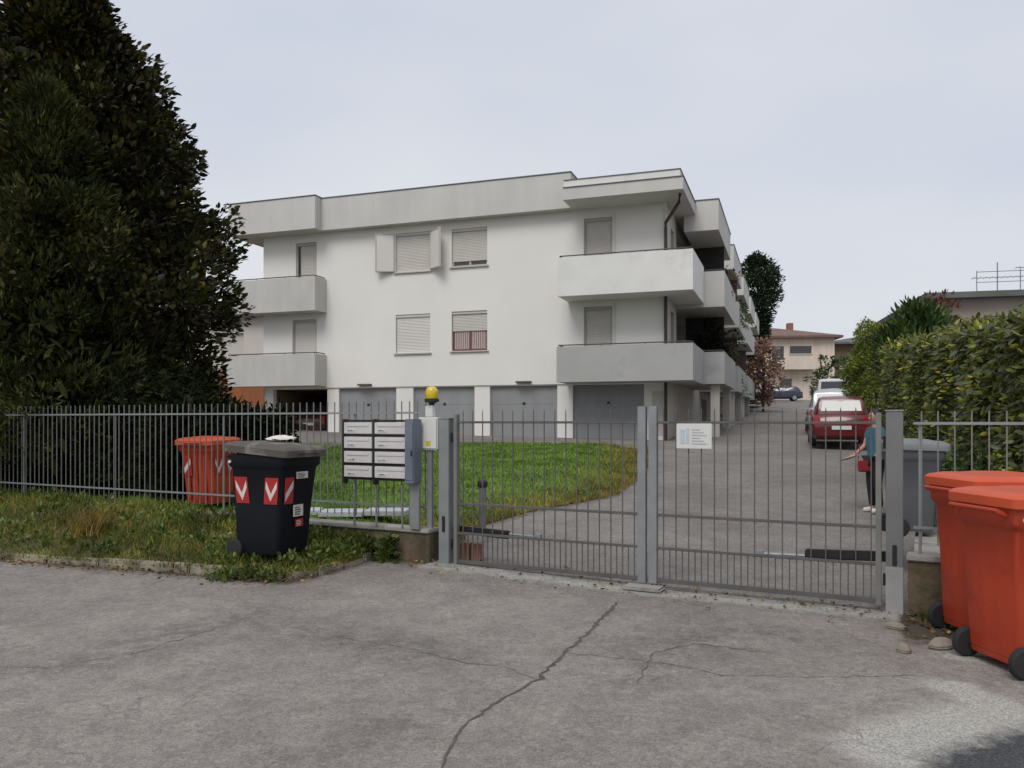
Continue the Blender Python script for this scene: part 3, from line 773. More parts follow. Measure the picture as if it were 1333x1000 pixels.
# ------------------------------------------------------------------ bins
def wheelie(label, loc, rz, w_, d_, h, mb, ml, chev=False, sticker=False, ribs=False, group=None, slope=.012, rim=.05):
    """front lip at -y, wheels and handle at +y"""
    o = thing('wheelie_bin', label, 'wheelie bin', loc, rz, group)
    def ring(wf, df, z, yc=0): 
        a, c = w_ * wf / 2, d_ * df / 2; r = .05
        pts = []
        for sx, sy, a0 in ((1, -1, -90), (1, 1, 0), (-1, 1, 90), (-1, -1, 180)):
            for k in range(4):
                an = R(a0 + k * 30); pts.append((sx * (a - r) + r * math.cos(an), yc + sy * (c - r) + r * math.sin(an), z))
        return pts
    hb = h * .90
    m = MB(); m.loft([ring(.80, .70, .06, .03), ring(.82, .72, .09, .03), ring(.86, .80, h * .45, .015), ring(.91, .90, hb * .86), ring(.92, .91, hb * .865), ring(.99, .985, hb * .90), ring(1.0, 1.0, hb * .985), ring(1.0, 1.0, hb)])
    body = m.build('body', mb, o, smooth=True)
    if ribs:
        m = MB()
        for sx in (-.22, 0, .22):
            m.obox((sx * w_, -d_ * .355, .12), (sx * w_, -d_ * .435, hb * .82), .03, .025, (0, 1, 0))
        m.build('rib', mb, o, bevel=.008)
    # lid, slightly domed, lip overhanging the front
    def lring(f, z, lift=0):
        p = ring(1.06 * f, 1.08 * f, z, -.015)
        return [(x_, y_, z_ + lift * (1 - ((y_ + .02) / (d_ * .56)) ** 2) + slope * (y_ / d_ + .5)) for x_, y_, z_ in p]
    m = MB(); m.loft([lring(1, hb + .004), lring(1.02, hb + .012 - rim * .5), lring(1.025, hb + .045), lring(.97, hb + .065, .006), lring(.80, hb + .075, .018), lring(.76, hb + .068, .018), lring(.4, hb + .080, .022)])
    lid = m.build('lid', ml, o, smooth=True)
    m = MB(); m.obox((-w_ * .28, -d_ * .56, hb + .018), (w_ * .28, -d_ * .56, hb + .018), .07, .022); m.build('lip', ml, lid, bevel=.008)
    m = MB(); m.tube([(-w_ * .36, d_ * .50, hb - .05), (-w_ * .36, d_ * .585, hb - .02), (w_ * .36, d_ * .585, hb - .02), (w_ * .36, d_ * .50, hb - .05)], .014, 8); m.build('handle', mb, o, smooth=True)
    for sx in (-1, 1):
        m = MB(); m.lathe([(.04, -.028), (.088, -.026), (.10, -.016), (.10, .016), (.088, .026), (.04, .028)], (sx * (w_ * .43), d_ * .385, .10), 'x', 22); wh = m.build('wheel', M['tyre'], o, smooth=True)
        m = MB(); m.lathe([(.045, .0), (.05, .006), (.03, .012)], (sx * (w_ * .43 + .023), d_ * .385, .10), 'x', 14); m.build('hub', M['black'], wh, smooth=True)
        m = MB(); m.lathe([(.017, -.006), (.017, .006)], (sx * (w_ * .505), d_ * .42, hb * .93), 'x', 10); m.build('hinge_pin', M['whiteref'], o)
    m = MB(); m.tube([(-w_ * .40, d_ * .385, .10), (w_ * .40, d_ * .385, .10)], .012, 8); m.build('axle', M['blackm'], o)
    if chev:
        for sx in (-1, 1):
            for sy in (-1, 1):
                a = MB(); bq = MB(); zc = hb * .66; hh = .135
                # patch on the side face wrapped near the corner
                def P_(u, v, off=.006):
                    z = zc + v
                    k = (z - h * .45) / (hb * .86 - h * .45); wf = .86 + (.91 - .86) * k; df = .80 + .10 * k
                    return (sx * (w_ * wf / 2 + off), sy * (d_ * df / 2 - .045 - u) , z)
                a.add([P_(0, -hh), P_(.17, -hh), P_(.17, hh), P_(0, hh), P_(0, -hh, .001), P_(.17, -hh, .001), P_(.17, hh, .001), P_(0, hh, .001)], [(0, 1, 2, 3), (4, 7, 6, 5), (0, 4, 5, 1), (1, 5, 6, 2), (2, 6, 7, 3), (3, 7, 4, 0)])
                def Q_(u, v, off=.006):
                    z = zc + v; k = (z - h * .45) / (hb * .86 - h * .45); wf = .86 + (.91 - .86) * k; df = .80 + .10 * k
                    return (sx * (w_ * wf / 2 - .045 - u), sy * (d_ * df / 2 + off), z)
                FC = [(0, 1, 2, 3), (4, 7, 6, 5), (0, 4, 5, 1), (1, 5, 6, 2), (2, 6, 7, 3), (3, 7, 4, 0)]
                if sx < 0 and sy < 0: a.add([Q_(*q) for q in ((0, -hh), (.13, -hh), (.13, hh), (0, hh))] + [Q_(*q, .001) for q in ((0, -hh), (.13, -hh), (.13, hh), (0, hh))], FC)
                if sx < 0 and sy < 0: bq.add([Q_(*q, .009) for q in ((.01, -.03), (.12, .10), (.12, .025), (.01, -.105))] + [Q_(*q, .0065) for q in ((.01, -.03), (.12, .10), (.12, .025), (.01, -.105))], FC)
                st_ = a.build('reflective_sticker', M['redref'], o)
                for u0, u1, v0, v1 in ((.015, .085, .10, -.03), (.085, .155, -.03, .10)):
                    vs_ = [P_(u0, v0, .009), P_(u1, v1, .009), P_(u1, v1 - .075, .009), P_(u0, v0 - .075, .009)]
                    vi_ = [P_(u0, v0, .0065), P_(u1, v1, .0065), P_(u1, v1 - .075, .0065), P_(u0, v0 - .075, .0065)]
                    bq.add(vs_ + vi_, [(0, 1, 2, 3), (4, 7, 6, 5), (0, 4, 5, 1), (1, 5, 6, 2), (2, 6, 7, 3), (3, 7, 4, 0)])
                bq.build('white_chevron', M['whiteref'], st_)
    if sticker:
        for xx, z, ww, hh, mm in ((.02, hb * .80, .18, .07, 'whiteref'), (.0, hb * .46, .15, .12, 'whiteref'), (.03, hb * .34, .12, .08, 'redref')):
            k = (z - h * .45) / (hb * .86 - h * .45); y0 = -(d_ * (.80 + .10 * k) / 2) + .004
            m = MB(); m.box(xx - ww / 2, xx + ww / 2, y0 - .014, y0 - .006, z - hh / 2, z + hh / 2); s_ = m.build('label_sticker', M[mm], o)
            f = MB()
            for i in range(4): f.box(xx - ww * .38, xx + ww * (.1 + .07 * (i % 3)), y0 - .018, y0 - .0145, z - hh * .36 + i * hh * .2, z - hh * .28 + i * hh * .2)
            f.build('print', M['ink'] if mm == 'whiteref' else M['whiteref'], s_)
    return o
wheelie('dark blue wheelie bin with dusty grey lid standing on the verge', (-2.50, 8.42, .175), R(66), .62, .76, 1.20, M['blue'], M['lidgrey'], True, True, slope=.055, rim=.07)
m = MB()
ringsp = []
for k in range(5):
    f = (1.0, .95, .75, .45, .1)[k]; z = (0, .012, .028, .036, .04)[k]
    ringsp.append([(.15 * f * math.cos(a) * (1 + .18 * math.sin(3 * a + k)), .11 * f * math.sin(a) * (1 + .2 * math.cos(2 * a)), z + .008 * math.sin(5 * a + 2 * k)) for a in [2 * math.pi * i / 14 for i in range(14)]])
m.loft(ringsp); o = m.build('paper_bag', M['paper'], smooth=True); o.location = (-2.44, 8.45, 1.405); o.rotation_euler = (0, 0, .5)
m2 = tag(o, 'crumpled white paper lying on the dark bin lid', 'paper')
x, y = FL(4.25, .62)
wheelie('orange bin behind the fence, left of the dark blue bin', (x - .02, y, .40), R(-18), .58, .60, .98, M['orange'], M['orangel'], True, False, True)
wheelie('nearer of two orange wheelie bins at the right edge of photo', (3.42, 5.22, .0), R(97), .60, .76, 1.18, M['orange'], M['orangel'])
wheelie('farther of two orange wheelie bins, standing against the short low wall', (3.62, 5.93, .0), R(94), .60, .76, 1.24, M['orange'], M['orangel'])
wheelie('grey wheelie bin with pale lid behind the right gate post', (4.11, 8.2, .43), R(80), .50, .50, .98, M['greybin'], M['greylid'], ribs=True)

# ------------------------------------------------------------------ small lawn things
x, y = -.36, 9.75
o = thing('bollard_lamp', 'short grey bollard lamp with black cap on the lawn', 'bollard lamp', (x, y, .24))
m = MB(); m.lathe([(.06, 0), (.06, .015), (.046, .02), (.046, .55)], n=16); m.build('tube', M['galvl'], o, smooth=True)
m = MB(); m.lathe([(.05, .55), (.062, .56), (.064, .61), (.05, .635), (.01, .645)], n=16); m.build('cap', M['black'], o, smooth=True)
for i, (cx, cy, a) in enumerate([(-2.15, 10.15, .2), (-2.72, 10.28, .35), (-1.60, 10.25, .1), (-3.30, 10.36, .3)]):
    m = MB(); m.box(-.27, .27, -.21, .21, -.03, .035)
    o = m.build('paving_slab', M['path'], bevel=.008); o.location = (cx, cy, .43); o.rotation_euler = (0, 0, a - .15)
    tag(o, ['pale paving slab in lawn behind the letterboxes, second from the right', 'pale paving slab in lawn, third from the right of its row', 'pale paving slab in lawn, the one nearest the gate post', 'pale paving slab in lawn, partly behind the dark bin'][i], 'paving slab', 'pale slabs laid in the lawn')
for i, (sx, sy, L_) in enumerate([(3.45, 22.6, .75), (2.75, 23.6, .55)]):
    m = MB(); m.box(-L_ / 2, L_ / 2, -.14, .14, -.02, .17); o = m.build('stone_block', M['stone'], bevel=.03); o.location = (sx, sy, gz(sx, sy) + .03); o.rotation_euler = (0, 0, -.35 + .3 * i)
    tag(o, ['longer rough stone block at corner of the lawn by the driveway', 'shorter rough stone block on lawn edge in front of dark garage'][i], 'stone block', 'stone blocks edging the lawn')

# ------------------------------------------------------------------ apartment building
ZB = .90
BR = math.atan2(-.331, .944)
bld = thing('apartment_building', 'white three storey apartment block with garages below and grey balconies', 'building', (5.15, 26.56, ZB), BR)

def wallpanel(mb, org, ax, nr, Ln, z0, z1, ops, depth):
    """facade with openings: org corner, ax along, nr outward; reveals go inwards"""
    org = Vector(org); ax = Vector(ax); nr = Vector(nr)
    us = sorted(set([0, Ln] + [v for o_ in ops for v in o_[:2]])); zs = sorted(set([z0, z1] + [v for o_ in ops for v in o_[2:4]]))
    def P(u, z, d=0): return org + ax * u - nr * d + Vector((0, 0, z))
    for i in range(len(us) - 1):
        for j in range(len(zs) - 1):
            uc, zc = (us[i] + us[i + 1]) / 2, (zs[j] + zs[j + 1]) / 2
            if any(o_[0] < uc < o_[1] and o_[2] < zc < o_[3] for o_ in ops): continue
            mb.add([P(us[i], zs[j]), P(us[i + 1], zs[j]), P(us[i + 1], zs[j + 1]), P(us[i], zs[j + 1])], [(0, 1, 2, 3)])
    for u0, u1, a, c in [o_[:4] for o_ in ops]:
        for q in ((u0, a, u0, c), (u1, c, u1, a), (u0, c, u1, c), (u1, a, u0, a)):
            mb.add([P(q[0], q[1]), P(q[2], q[3]), P(q[2], q[3], depth), P(q[0], q[1], depth)], [(0, 1, 2, 3)])

Z1, Z2, ZT = 1.98, 4.82, 7.97
XL = -15.95
WIN = [(-10.07, -8.65, 6.24, 7.70), (-7.79, -6.40, 6.30, 7.68), (-10.07, -8.65, 3.22, 4.66), (-7.79, -6.40, 3.24, 4.68)]
DOORS = [(-2.84, -1.84, 5.0, 7.66), (-2.84, -1.84, 2.16, 4.62), (-14.44, -13.5, 5.0, 7.66), (-14.6, -13.5, 2.16, 4.66)]
m = MB()
wallpanel(m, (XL, 0, 0), (1, 0, 0), (0, -1, 0), -XL, Z1, ZT, [(a - XL, c - XL, d, e_) for a, c, d, e_ in WIN + DOORS], .16)
m.build('front_wall', M['wall'], bld)
GAR = [(-12.54, -10.07), (-9.37, -6.91), (-6.32, -3.80), (-3.245, -.77)]
m = MB()
wallpanel(m, (XL, .05, 0), (1, 0, 0), (0, -1, 0), -XL, 0, Z1, [(a - XL, c - XL, -.001, Z1 - .04) for a, c in GAR] + [(.42, 2.9, -.001, Z1 - .04)], .22)
m.add([(XL, 0, Z1), (0, 0, Z1), (0, .05, Z1), (XL, .05, Z1)], [(0, 1, 2, 3)])
m.build('ground_wall', M['wall'], bld)
# porch interior
m = MB(); m.add([(XL + .42, .27, 0), (XL + .42, 6.5, 0), (XL + .42, 6.5, 1.9), (XL + .42, .27, 1.9)], [(0, 1, 2, 3)]); m.add([(-13.05, .27, 0), (-13.05, 6.5, 0), (-13.05, 6.5, 1.9), (-13.05, .27, 1.9)], [(3, 2, 1, 0)])
m.add([(XL + .42, 6.5, 0), (-13.05, 6.5, 0), (-13.05, 6.5, 1.9), (XL + .42, 6.5, 1.9)], [(0, 1, 2, 3)]); m.add([(XL + .42, .27, 1.94), (-13.05, .27, 1.94), (-13.05, 6.5, 1.94), (XL + .42, 6.5, 1.94)], [(0, 1, 2, 3)])
m.build('porch_interior', M['brown'], bld)
# side, rear walls
BAYS = [2.0, 9.7, 17.4, 25.1, 32.8]
m = MB(); ops = []
for bv_ in BAYS:
    for z in (Z1 + .2, Z2 + .2): ops.append((bv_ + .3, bv_ + 5.5, z, z + 2.5))
    ops.append((bv_ + 1.0, bv_ + 3.4, -.001, 1.7)) if bv_ > 3 else None
for z in (Z1 + .2, Z2 + .2): ops.append((.9, 1.7, z, z + 2.3))
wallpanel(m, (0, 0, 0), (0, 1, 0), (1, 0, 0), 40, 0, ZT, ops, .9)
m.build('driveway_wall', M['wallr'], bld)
m = MB(); m.box(-1.2, -.89, 2.0, 39, .02, ZT - .1); m.box(-1.2, -.89, .5, 1.9, Z1 + .05, ZT - .1); m.build('loggia_dark_backing', M['dark'], bld)  # matte near-black backing, shade of the recesses put into its colour
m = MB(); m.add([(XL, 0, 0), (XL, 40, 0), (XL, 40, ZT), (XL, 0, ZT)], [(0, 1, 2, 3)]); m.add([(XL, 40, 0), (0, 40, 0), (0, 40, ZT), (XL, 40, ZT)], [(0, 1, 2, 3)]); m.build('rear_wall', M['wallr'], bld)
# roofs
def slabroof(name, x0, x1, y0, y1, z0, z1, mm='band', flash=True):
    m = MB(); m.box(x0, x1, y0, y1, z0, z1); r = m.build(name, M[mm], bld)
    if flash:
        f = MB(); f.box(x0 - .025, x1 + .025, y0 - .025, y1 + .02, z1 + .001, z1 + .035); f.build('flashing', M['flash'], r)
    return r
slabroof('roof_parapet', -13.04, -3.2, -.40, 14, ZT, 9.18)
slabroof('roof_parapet', -17.0, -13.045, -.80, 9, ZT, 9.20)
r = slabroof('corner_roof', -3.195, .71, -1.40, 1.96, ZT, 8.36, flash=False)
f = MB(); f.box(-3.19, .74, -1.43, 1.95, 8.361, 8.385); f.build('flashing', M['flash'], r)
f = MB(); f.box(-3.19, .60, -1.29, 1.90, 8.386, 8.63); f.build('upper_band', M['balc_white'], r)
f = MB(); f.box(-3.19, .625, -1.315, 1.91, 8.631, 8.655); f.build('flashing', M['flash'], r)
slabroof('roof_slab', XL, .02, 14.01, 40.1, ZT, 8.35)
m = MB(); m.box(-3.19, .30, 1.965, 14.0, ZT, 8.35); m.build('roof_slab', M['band'], bld)
for bv_ in BAYS:
    slabroof('bay_roof', .305 if bv_ < 14 else .03, 1.50, bv_, bv_ + 5.7, 7.40, 8.46, 'band')

def balcony(name, x0, x1, y0, y1, z0, z1, mm, open_sides=(), rail=True):
    """slab with parapets of 0.12 m on the sides that are not against the wall"""
    m = MB(); t = .12; zs = z0 + .2
    m.box(x0, x1, y0, y1, z0, zs)
    if 'f' not in open_sides: m.box(x0, x1, y0, y0 + t, zs, z1)
    if 'b' not in open_sides: m.box(x0, x1, y1 - t, y1, zs, z1)
    ya = y0 + (t if 'f' not in open_sides else 0); yb = y1 - (t if 'b' not in open_sides else 0)
    if 'l' not in open_sides: m.box(x0, x0 + t, ya, yb, zs, z1)
    if 'r' not in open_sides: m.box(x1 - t, x1, ya, yb, zs, z1)
    o = m.build(name, M[mm], bld)
    if rail:
        r = MB(); zr = z1 + .055
        pts = []
        if 'f' not in open_sides: pts.append(((x0 + .06, y0 + .06, zr), (x1 - .06, y0 + .06, zr)))
        if 'r' not in open_sides: pts.append(((x1 - .06, y0 + .06, zr), (x1 - .06, y1 - .06, zr)))
        if 'l' not in open_sides: pts.append(((x0 + .06, y0 + .06, zr), (x0 + .06, y1 - .06, zr)))
        for a, c in pts:
            r.tube([a, c], .02, 8); n_ = max(1, int(math.dist(a, c) / 1.2))
            for k in range(n_ + 1):
                q = Vector(a).lerp(Vector(c), k / n_); r.tube([(q.x, q.y, z1 - .002), (q.x, q.y, zr)], .012, 6)
        r.build('handrail', M['rail'], o)
    return o
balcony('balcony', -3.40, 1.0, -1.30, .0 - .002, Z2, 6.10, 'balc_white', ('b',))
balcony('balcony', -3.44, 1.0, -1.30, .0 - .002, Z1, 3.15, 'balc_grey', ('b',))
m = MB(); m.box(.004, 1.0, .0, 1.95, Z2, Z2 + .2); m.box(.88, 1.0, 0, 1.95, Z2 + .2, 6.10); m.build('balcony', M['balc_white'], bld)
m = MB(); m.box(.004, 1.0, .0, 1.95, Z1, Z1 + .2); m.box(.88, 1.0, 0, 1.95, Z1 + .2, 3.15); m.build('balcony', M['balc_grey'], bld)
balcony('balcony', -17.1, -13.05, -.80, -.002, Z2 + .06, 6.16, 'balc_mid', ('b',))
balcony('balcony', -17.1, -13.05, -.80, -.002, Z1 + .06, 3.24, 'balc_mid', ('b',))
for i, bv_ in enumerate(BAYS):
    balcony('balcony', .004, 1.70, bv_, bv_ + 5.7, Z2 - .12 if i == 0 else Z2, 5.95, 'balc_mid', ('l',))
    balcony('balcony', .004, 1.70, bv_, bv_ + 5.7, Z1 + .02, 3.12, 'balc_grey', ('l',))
for i, bv_ in enumerate(BAYS[:3]):
    for z0, z1 in ((Z1 + .23, 4.69), (Z2 + .21, 7.39)):
        m = MB(); m.box(.004, 1.46, bv_ + 2.9, bv_ + 2.96, z0, z1); m.build('shade_panel', M['wood'] if i else M['dark'], bld)  # panels added to make the bays read as dark, shaded depth
# pillars along the driveway ground floor
for bv_ in (2.3, 7.4, 10.0, 15.1, 17.7, 22.8):
    m = MB(); m.box(1.20, 1.50, bv_, bv_ + .3, -.2, Z1 + .02); m.build('pillar', M['wallr'], bld)
# windows
def slats(m, x0, x1, y, z0, z1, h=.055):
    z = z0
    while z < z1 - .005:
        ze = min(z + h, z1)
        m.add([(x0, y, z), (x1, y, z), (x1, y - .010, (z + ze) / 2), (x0, y - .010, (z + ze) / 2), (x0, y + .001, ze), (x1, y + .001, ze)], [(0, 1, 2, 3), (3, 2, 5, 4)]); z = ze
def window(x0, x1, z0, z1, down, fm='frame', sm_='shutter', curtain=False, sill=True):
    f = MB(); t = .06
    f.box(x0, x0 + t, .09, .155, z0, z1); f.box(x1 - t, x1, .09, .155, z0, z1); f.box(x0 + t, x1 - t, .09, .155, z0, z0 + t); f.box(x0 + t, x1 - t, .09, .155, z1 - t, z1)
    xm = (x0 + x1) / 2; f.box(xm - .04, xm + .04, .095, .15, z0 + t, z1 - t)
    fr = f.build('window', M[fm], bld)
    p = MB(); p.box(x0 + t, xm - .04, .115, .125, z0 + t, z1 - t); p.box(xm + .04, x1 - t, .115, .125, z0 + t, z1 - t); p.build('pane', M['curtain'] if curtain else M['pane'], fr)
    if curtain:
        c = MB()
        for k in range(14):
            xa = x0 + .1 + (x1 - x0 - .2) * k / 14; c.obox((xa + .02, .105, z0 + t + .02), (xa + .02, .105, z1 - .3), .03, .006, (0, 1, 0))
        c.build('curtain', M['shutterb'], fr)
    if down > 0:
        s_ = MB(); slats(s_, x0 + .02, x1 - .02, .075, z1 - (z1 - z0) * down, z1 - .10); s_.box(x0 + .005, x1 - .005, .03, .085, z1 - .10, z1 - .005); s_.build('roller_shutter', M[sm_], fr)
    if sill:
        s_ = MB(); s_.box(x0 - .06, x1 + .06, -.07, .085, z0 - .05, z0 - .002); s_.build('sill', M['sill'], fr, bevel=.006)
    return fr
w1 = window(*WIN[0], 1.0, 'frame', 'shutterb')
for side in (-1, 1):
    hx = WIN[0][0] if side < 0 else WIN[0][1]; ang = R(16) if side < 0 else R(36); ww = .74
    dx, dy = side * math.cos(ang) * ww, -math.sin(ang) * ww
    a = Vector((hx + side * .02, -.03, 6.98)); c = a + Vector((dx, dy, 0))
    m = MB(); m.obox(a, c, .045, 1.44); sh_ = m.build('shutter_leaf', M['shutter'], w1, bevel=.006)
    m = MB(); nrm_ = Vector((-dy * side, dx * side, 0)).normalized()
    if nrm_.y > 0: nrm_ = -nrm_
    for e0, e1 in (((.04, -.69), (.96, -.69)), ((.04, .69), (.96, .69)), ((.04, -.69), (.04, .69)), ((.96, -.69), (.96, .69))):
        q0 = a.lerp(c, e0[0]) + nrm_ * .026 + Vector((0, 0, e0[1])); q1 = a.lerp(c, e1[0]) + nrm_ * .026 + Vector((0, 0, e1[1])); m.obox(q0, q1, .02, .03)
    m.build('moulding', M['frame'], sh_)
window(*WIN[1], .86, 'frame', 'shutterb')
window(*WIN[2], 1.0, 'frame', 'shutter')
window(*WIN[3], .50, 'redframe', 'shutterb', True)
# balcony doors: roller shutters over glass
def bdoor(x0, x1, z0, z1, mm, ajar=False):
    f = MB(); f.box(x0, x0 + .06, .06, .15, z0, z1); f.box(x1 - .06, x1, .06, .15, z0, z1); f.box(x0 + .06, x1 - .06, .06, .15, z1 - .12, z1)
    d = f.build('balcony_door', M['frame'], bld)
    p = MB(); p.box(x0 + .06, x1 - .06, .12, .14, z0, z1 - .12); p.build('pane', M['pane'], d)
    s_ = MB(); slats(s_, x0 + (.18 if ajar else .065), x1 - .065, .10, z0, z1 - .12); s_.build('roller_shutter', M[mm], d)
bdoor(*DOORS[0], 'shutterb'); bdoor(*DOORS[1], 'shutterb'); bdoor(*DOORS[2], 'shutterb', True); bdoor(*DOORS[3], 'shutter')
# framed wall panels beside the balcony doors (shallow trim)
for z0, z1 in ((5.05, 7.75), (2.2, 4.72)):
    for xa, xb in ((-1.80, -1.72), (-.12, -.04)): m = MB(); m.box(xa, xb, -.03, -.001, z0, z1); m.build('corner_trim', M['shutter'], bld)
# garage doors
for i, (a, c) in enumerate(GAR):
    m = MB(); zt = Z1 - .045
    m.box(a + .005, c - .005, .17, .20, .01, zt)
    for z in (.02, zt * .333, zt * .667): m.box(a + .02, c - .02, .163, .1695, z + .008, z + zt * .333 - .008)
    g = m.build('garage_door', M['garage'], bld)
    m = MB(); m.box((a + c) / 2 - .05, (a + c) / 2 + .05, .135, .157, 1.28, 1.36); m.build('handle', M['black'], g, bevel=.008)
for xx in (-11.35, -5.0):
    m = MB(); m.box(xx - .28, xx + .28, -.16, -.003, Z1 + .06, Z1 + .12); m.build('outdoor_light', M['wood'], bld, bevel=.01)
# downpipe at the corner
m = MB(); m.tube([(.55, -.9, ZT - .01), (.5, -.8, 7.72), (-.02, -.16, 7.25), (-.02, -.12, 7.1), (-.02, -.12, Z2 + .2)], .055, 10); m.tube([(-.02, -.12, Z2), (-.02, -.12, Z1 + .2)], .055, 10); m.tube([(-.02, -.12, Z1), (-.02, -.12, .0)], .055, 10)
m.build('downpipe', M['pipe'], bld, smooth=True)
m = MB(); m.box(-.5, -.1, .043, .049, .2, 1.7); m.build('entrance_door', M['shutterb'], bld)

def Bw(x, y, z):
    p = Vector((5.15, 26.56, ZB)) + Vector((.944, -.331, 0)) * x + Vector((.331, .944, 0)) * y + Vector((0, 0, z)); return (p.x, p.y, p.z)
def potplant(label, x, y, z, r, h, m, n, trailing=False):
    o = thing('potted_plant', label, 'potted plant', Bw(x, y, z), BR, 'plants on the balconies')
    q = MB(); q.lathe([(.13, 0), (.18, .26), (.20, .28), (.20, .32), (.16, .32)], n=14); q.build('pot', M['pot'], o, smooth=True)
    C = rng.normal(size=(n, 3)) * [r * .5, r * .6, h * .28] + [0, 0, .35 + h * .5]
    P, D = clumps(C, np.full(n, .2), 26, droop=.8 if trailing else 0.1)
    if trailing:
        P[:, 2] -= np.maximum(0, P[:, 0] - .15) * 1.6
    leaves('foliage', P, D, rng.uniform(.08, .16, len(P)), m, .4, parent=o)
    return o
potplant('dark green potted shrub on the lower balcony nearest the corner', .95, 4.3, Z1 + .22, .9, 1.7, M['darkleaf'], 70)
potplant('dark red leaved potted plant on the upper balcony nearest the corner', 1.25, 5.6, Z2 + .1, .5, 1.5, M['redleaf'], 40)
potplant('green potted plant trailing over an upper balcony further along driveway', 1.45, 10.8, Z2 + .22, .6, 1.3, M['shrub'], 22, True)
potplant('green potted plant on lower balcony farther down the driveway', 1.35, 12.5, Z1 + .22, .6, 1.0, M['shrub'], 14, True)

# ------------------------------------------------------------------ houses beyond
def simple_house(name, label, loc, rz, W_, D_, H, wm, roof, ops, rh=1.6, over=.5, winm='pane'):
    o = thing(name, label, 'house', loc, rz)
    m = MB(); wallpanel(m, (-W_ / 2, -D_ / 2, 0), (1, 0, 0), (0, -1, 0), W_, -.5, H, ops, .2)
    m.add([(-W_ / 2, -D_ / 2, -.5), (-W_ / 2, D_ / 2, -.5), (-W_ / 2, D_ / 2, H), (-W_ / 2, -D_ / 2, H)], [(0, 1, 2, 3)])
    m.add([(W_ / 2, -D_ / 2, -.5), (W_ / 2, D_ / 2, -.5), (W_ / 2, D_ / 2, H), (W_ / 2, -D_ / 2, H)], [(3, 2, 1, 0)])
    m.add([(-W_ / 2, D_ / 2, -.5), (W_ / 2, D_ / 2, -.5), (W_ / 2, D_ / 2, H), (-W_ / 2, D_ / 2, H)], [(0, 1, 2, 3)])
    m.build('wall', M[wm], o)
    a, c = W_ / 2 + over, D_ / 2 + over; k = min(a, c) * .9
    m = MB()
    m.add([(-a, -c, H), (a, -c, H), (a, c, H), (-a, c, H), (-a, -c, H + .22), (a, -c, H + .22), (a, c, H + .22), (-a, c, H + .22)], [(3, 2, 1, 0), (0, 1, 5, 4), (1, 2, 6, 5), (2, 3, 7, 6), (3, 0, 4, 7)])
    if rh > 0: m.add([(-a, -c, H + .22), (a, -c, H + .22), (a, c, H + .22), (-a, c, H + .22), (-a + k, 0, H + rh), (a - k, 0, H + rh)], [(0, 1, 5, 4), (2, 3, 4, 5), (1, 2, 5), (3, 0, 4)])
    else: m.add([(-a, -c, H + .221), (a, -c, H + .221), (a, c, H + .221), (-a, c, H + .221)], [(0, 1, 2, 3)])
    m.build('roof', M[roof], o)
    for u0, u1, z0, z1 in [q[:4] for q in ops]:
        x0, x1 = u0 - W_ / 2, u1 - W_ / 2; y = -D_ / 2
        f = MB(); f.box(x0, x1, y + .14, y + .19, z0, z1); fr = f.build('window', M[winm], o)
        f = MB(); f.box(x0 - .08, x1 + .08, y - .08, y - .002, z0 - .1, z0 - .002); f.build('sill', M['sill'], fr)
    return o
bh = simple_house('beige_house', 'beige two storey house with red tiled roof closing the driveway', (27.3, 89, 4.0), R(-6), 13.5, 11, 6.2, 'beige', 'terra', [(2, 3.0, 3.4, 4.9), (4.4, 5.4, 3.4, 4.9), (7.2, 8.4, 3.9, 5.4), (9.0, 11.2, 4.6, 5.4), (3, 4.2, .6, 2.0), (8, 9.2, .6, 2.0)], 1.7, .7)
m = MB(); m.box(-.2, 4.6, -6.7, -5.51, 2.9, 3.05); m.box(-.2, 4.6, -6.7, -6.6, 3.05, 3.9); m.build('balcony', M['beige'], bh)
m = MB(); m.box(3.2, 3.8, -.5, .3, 6.6, 8.4); m.build('chimney', M['brick'], bh)
simple_house('brown_house', 'brown house with dark eaves partly hidden behind the green topiary', (39.8, 92, 4.2), R(-6), 8.5, 9, 5.8, 'brown', 'roof', [(1, 2.2, 3.2, 4.5), (4, 5.2, 3.2, 4.5), (1, 5, .5, 2.2)], 1.2, .8)
fh = simple_house('flat_roofed_house', 'low pale house with dark flat roof edge behind the hedge', (24.8, 33.5, 1.2), R(-14), 15, 9, 5.08, 'tan', 'roof', [(2.0, 3.2, 2.2, 4.0), (5, 6.4, 2.4, 4.0), (9, 10.4, 2.4, 4.0)], 0, .5)
nb = simple_house('neighbour_house', 'cream house with orange ground floor glimpsed left of the white block', (-15.2, 44, 1.5), R(-10), 13, 9, 5.2, 'cream', 'terra', [(2.2, 3.4, 2.9, 4.4), (5.2, 6.4, 2.9, 4.4), (8.2, 9.4, 2.9, 4.4), (10.6, 11.8, 2.9, 4.4)], 1.2, .5, 'shutterb')
m = MB(); m.box(-6.55, 6.55, -4.56, -4.51, -.4, 2.55); m.build('orange_plinth', M['ochre'], nb)
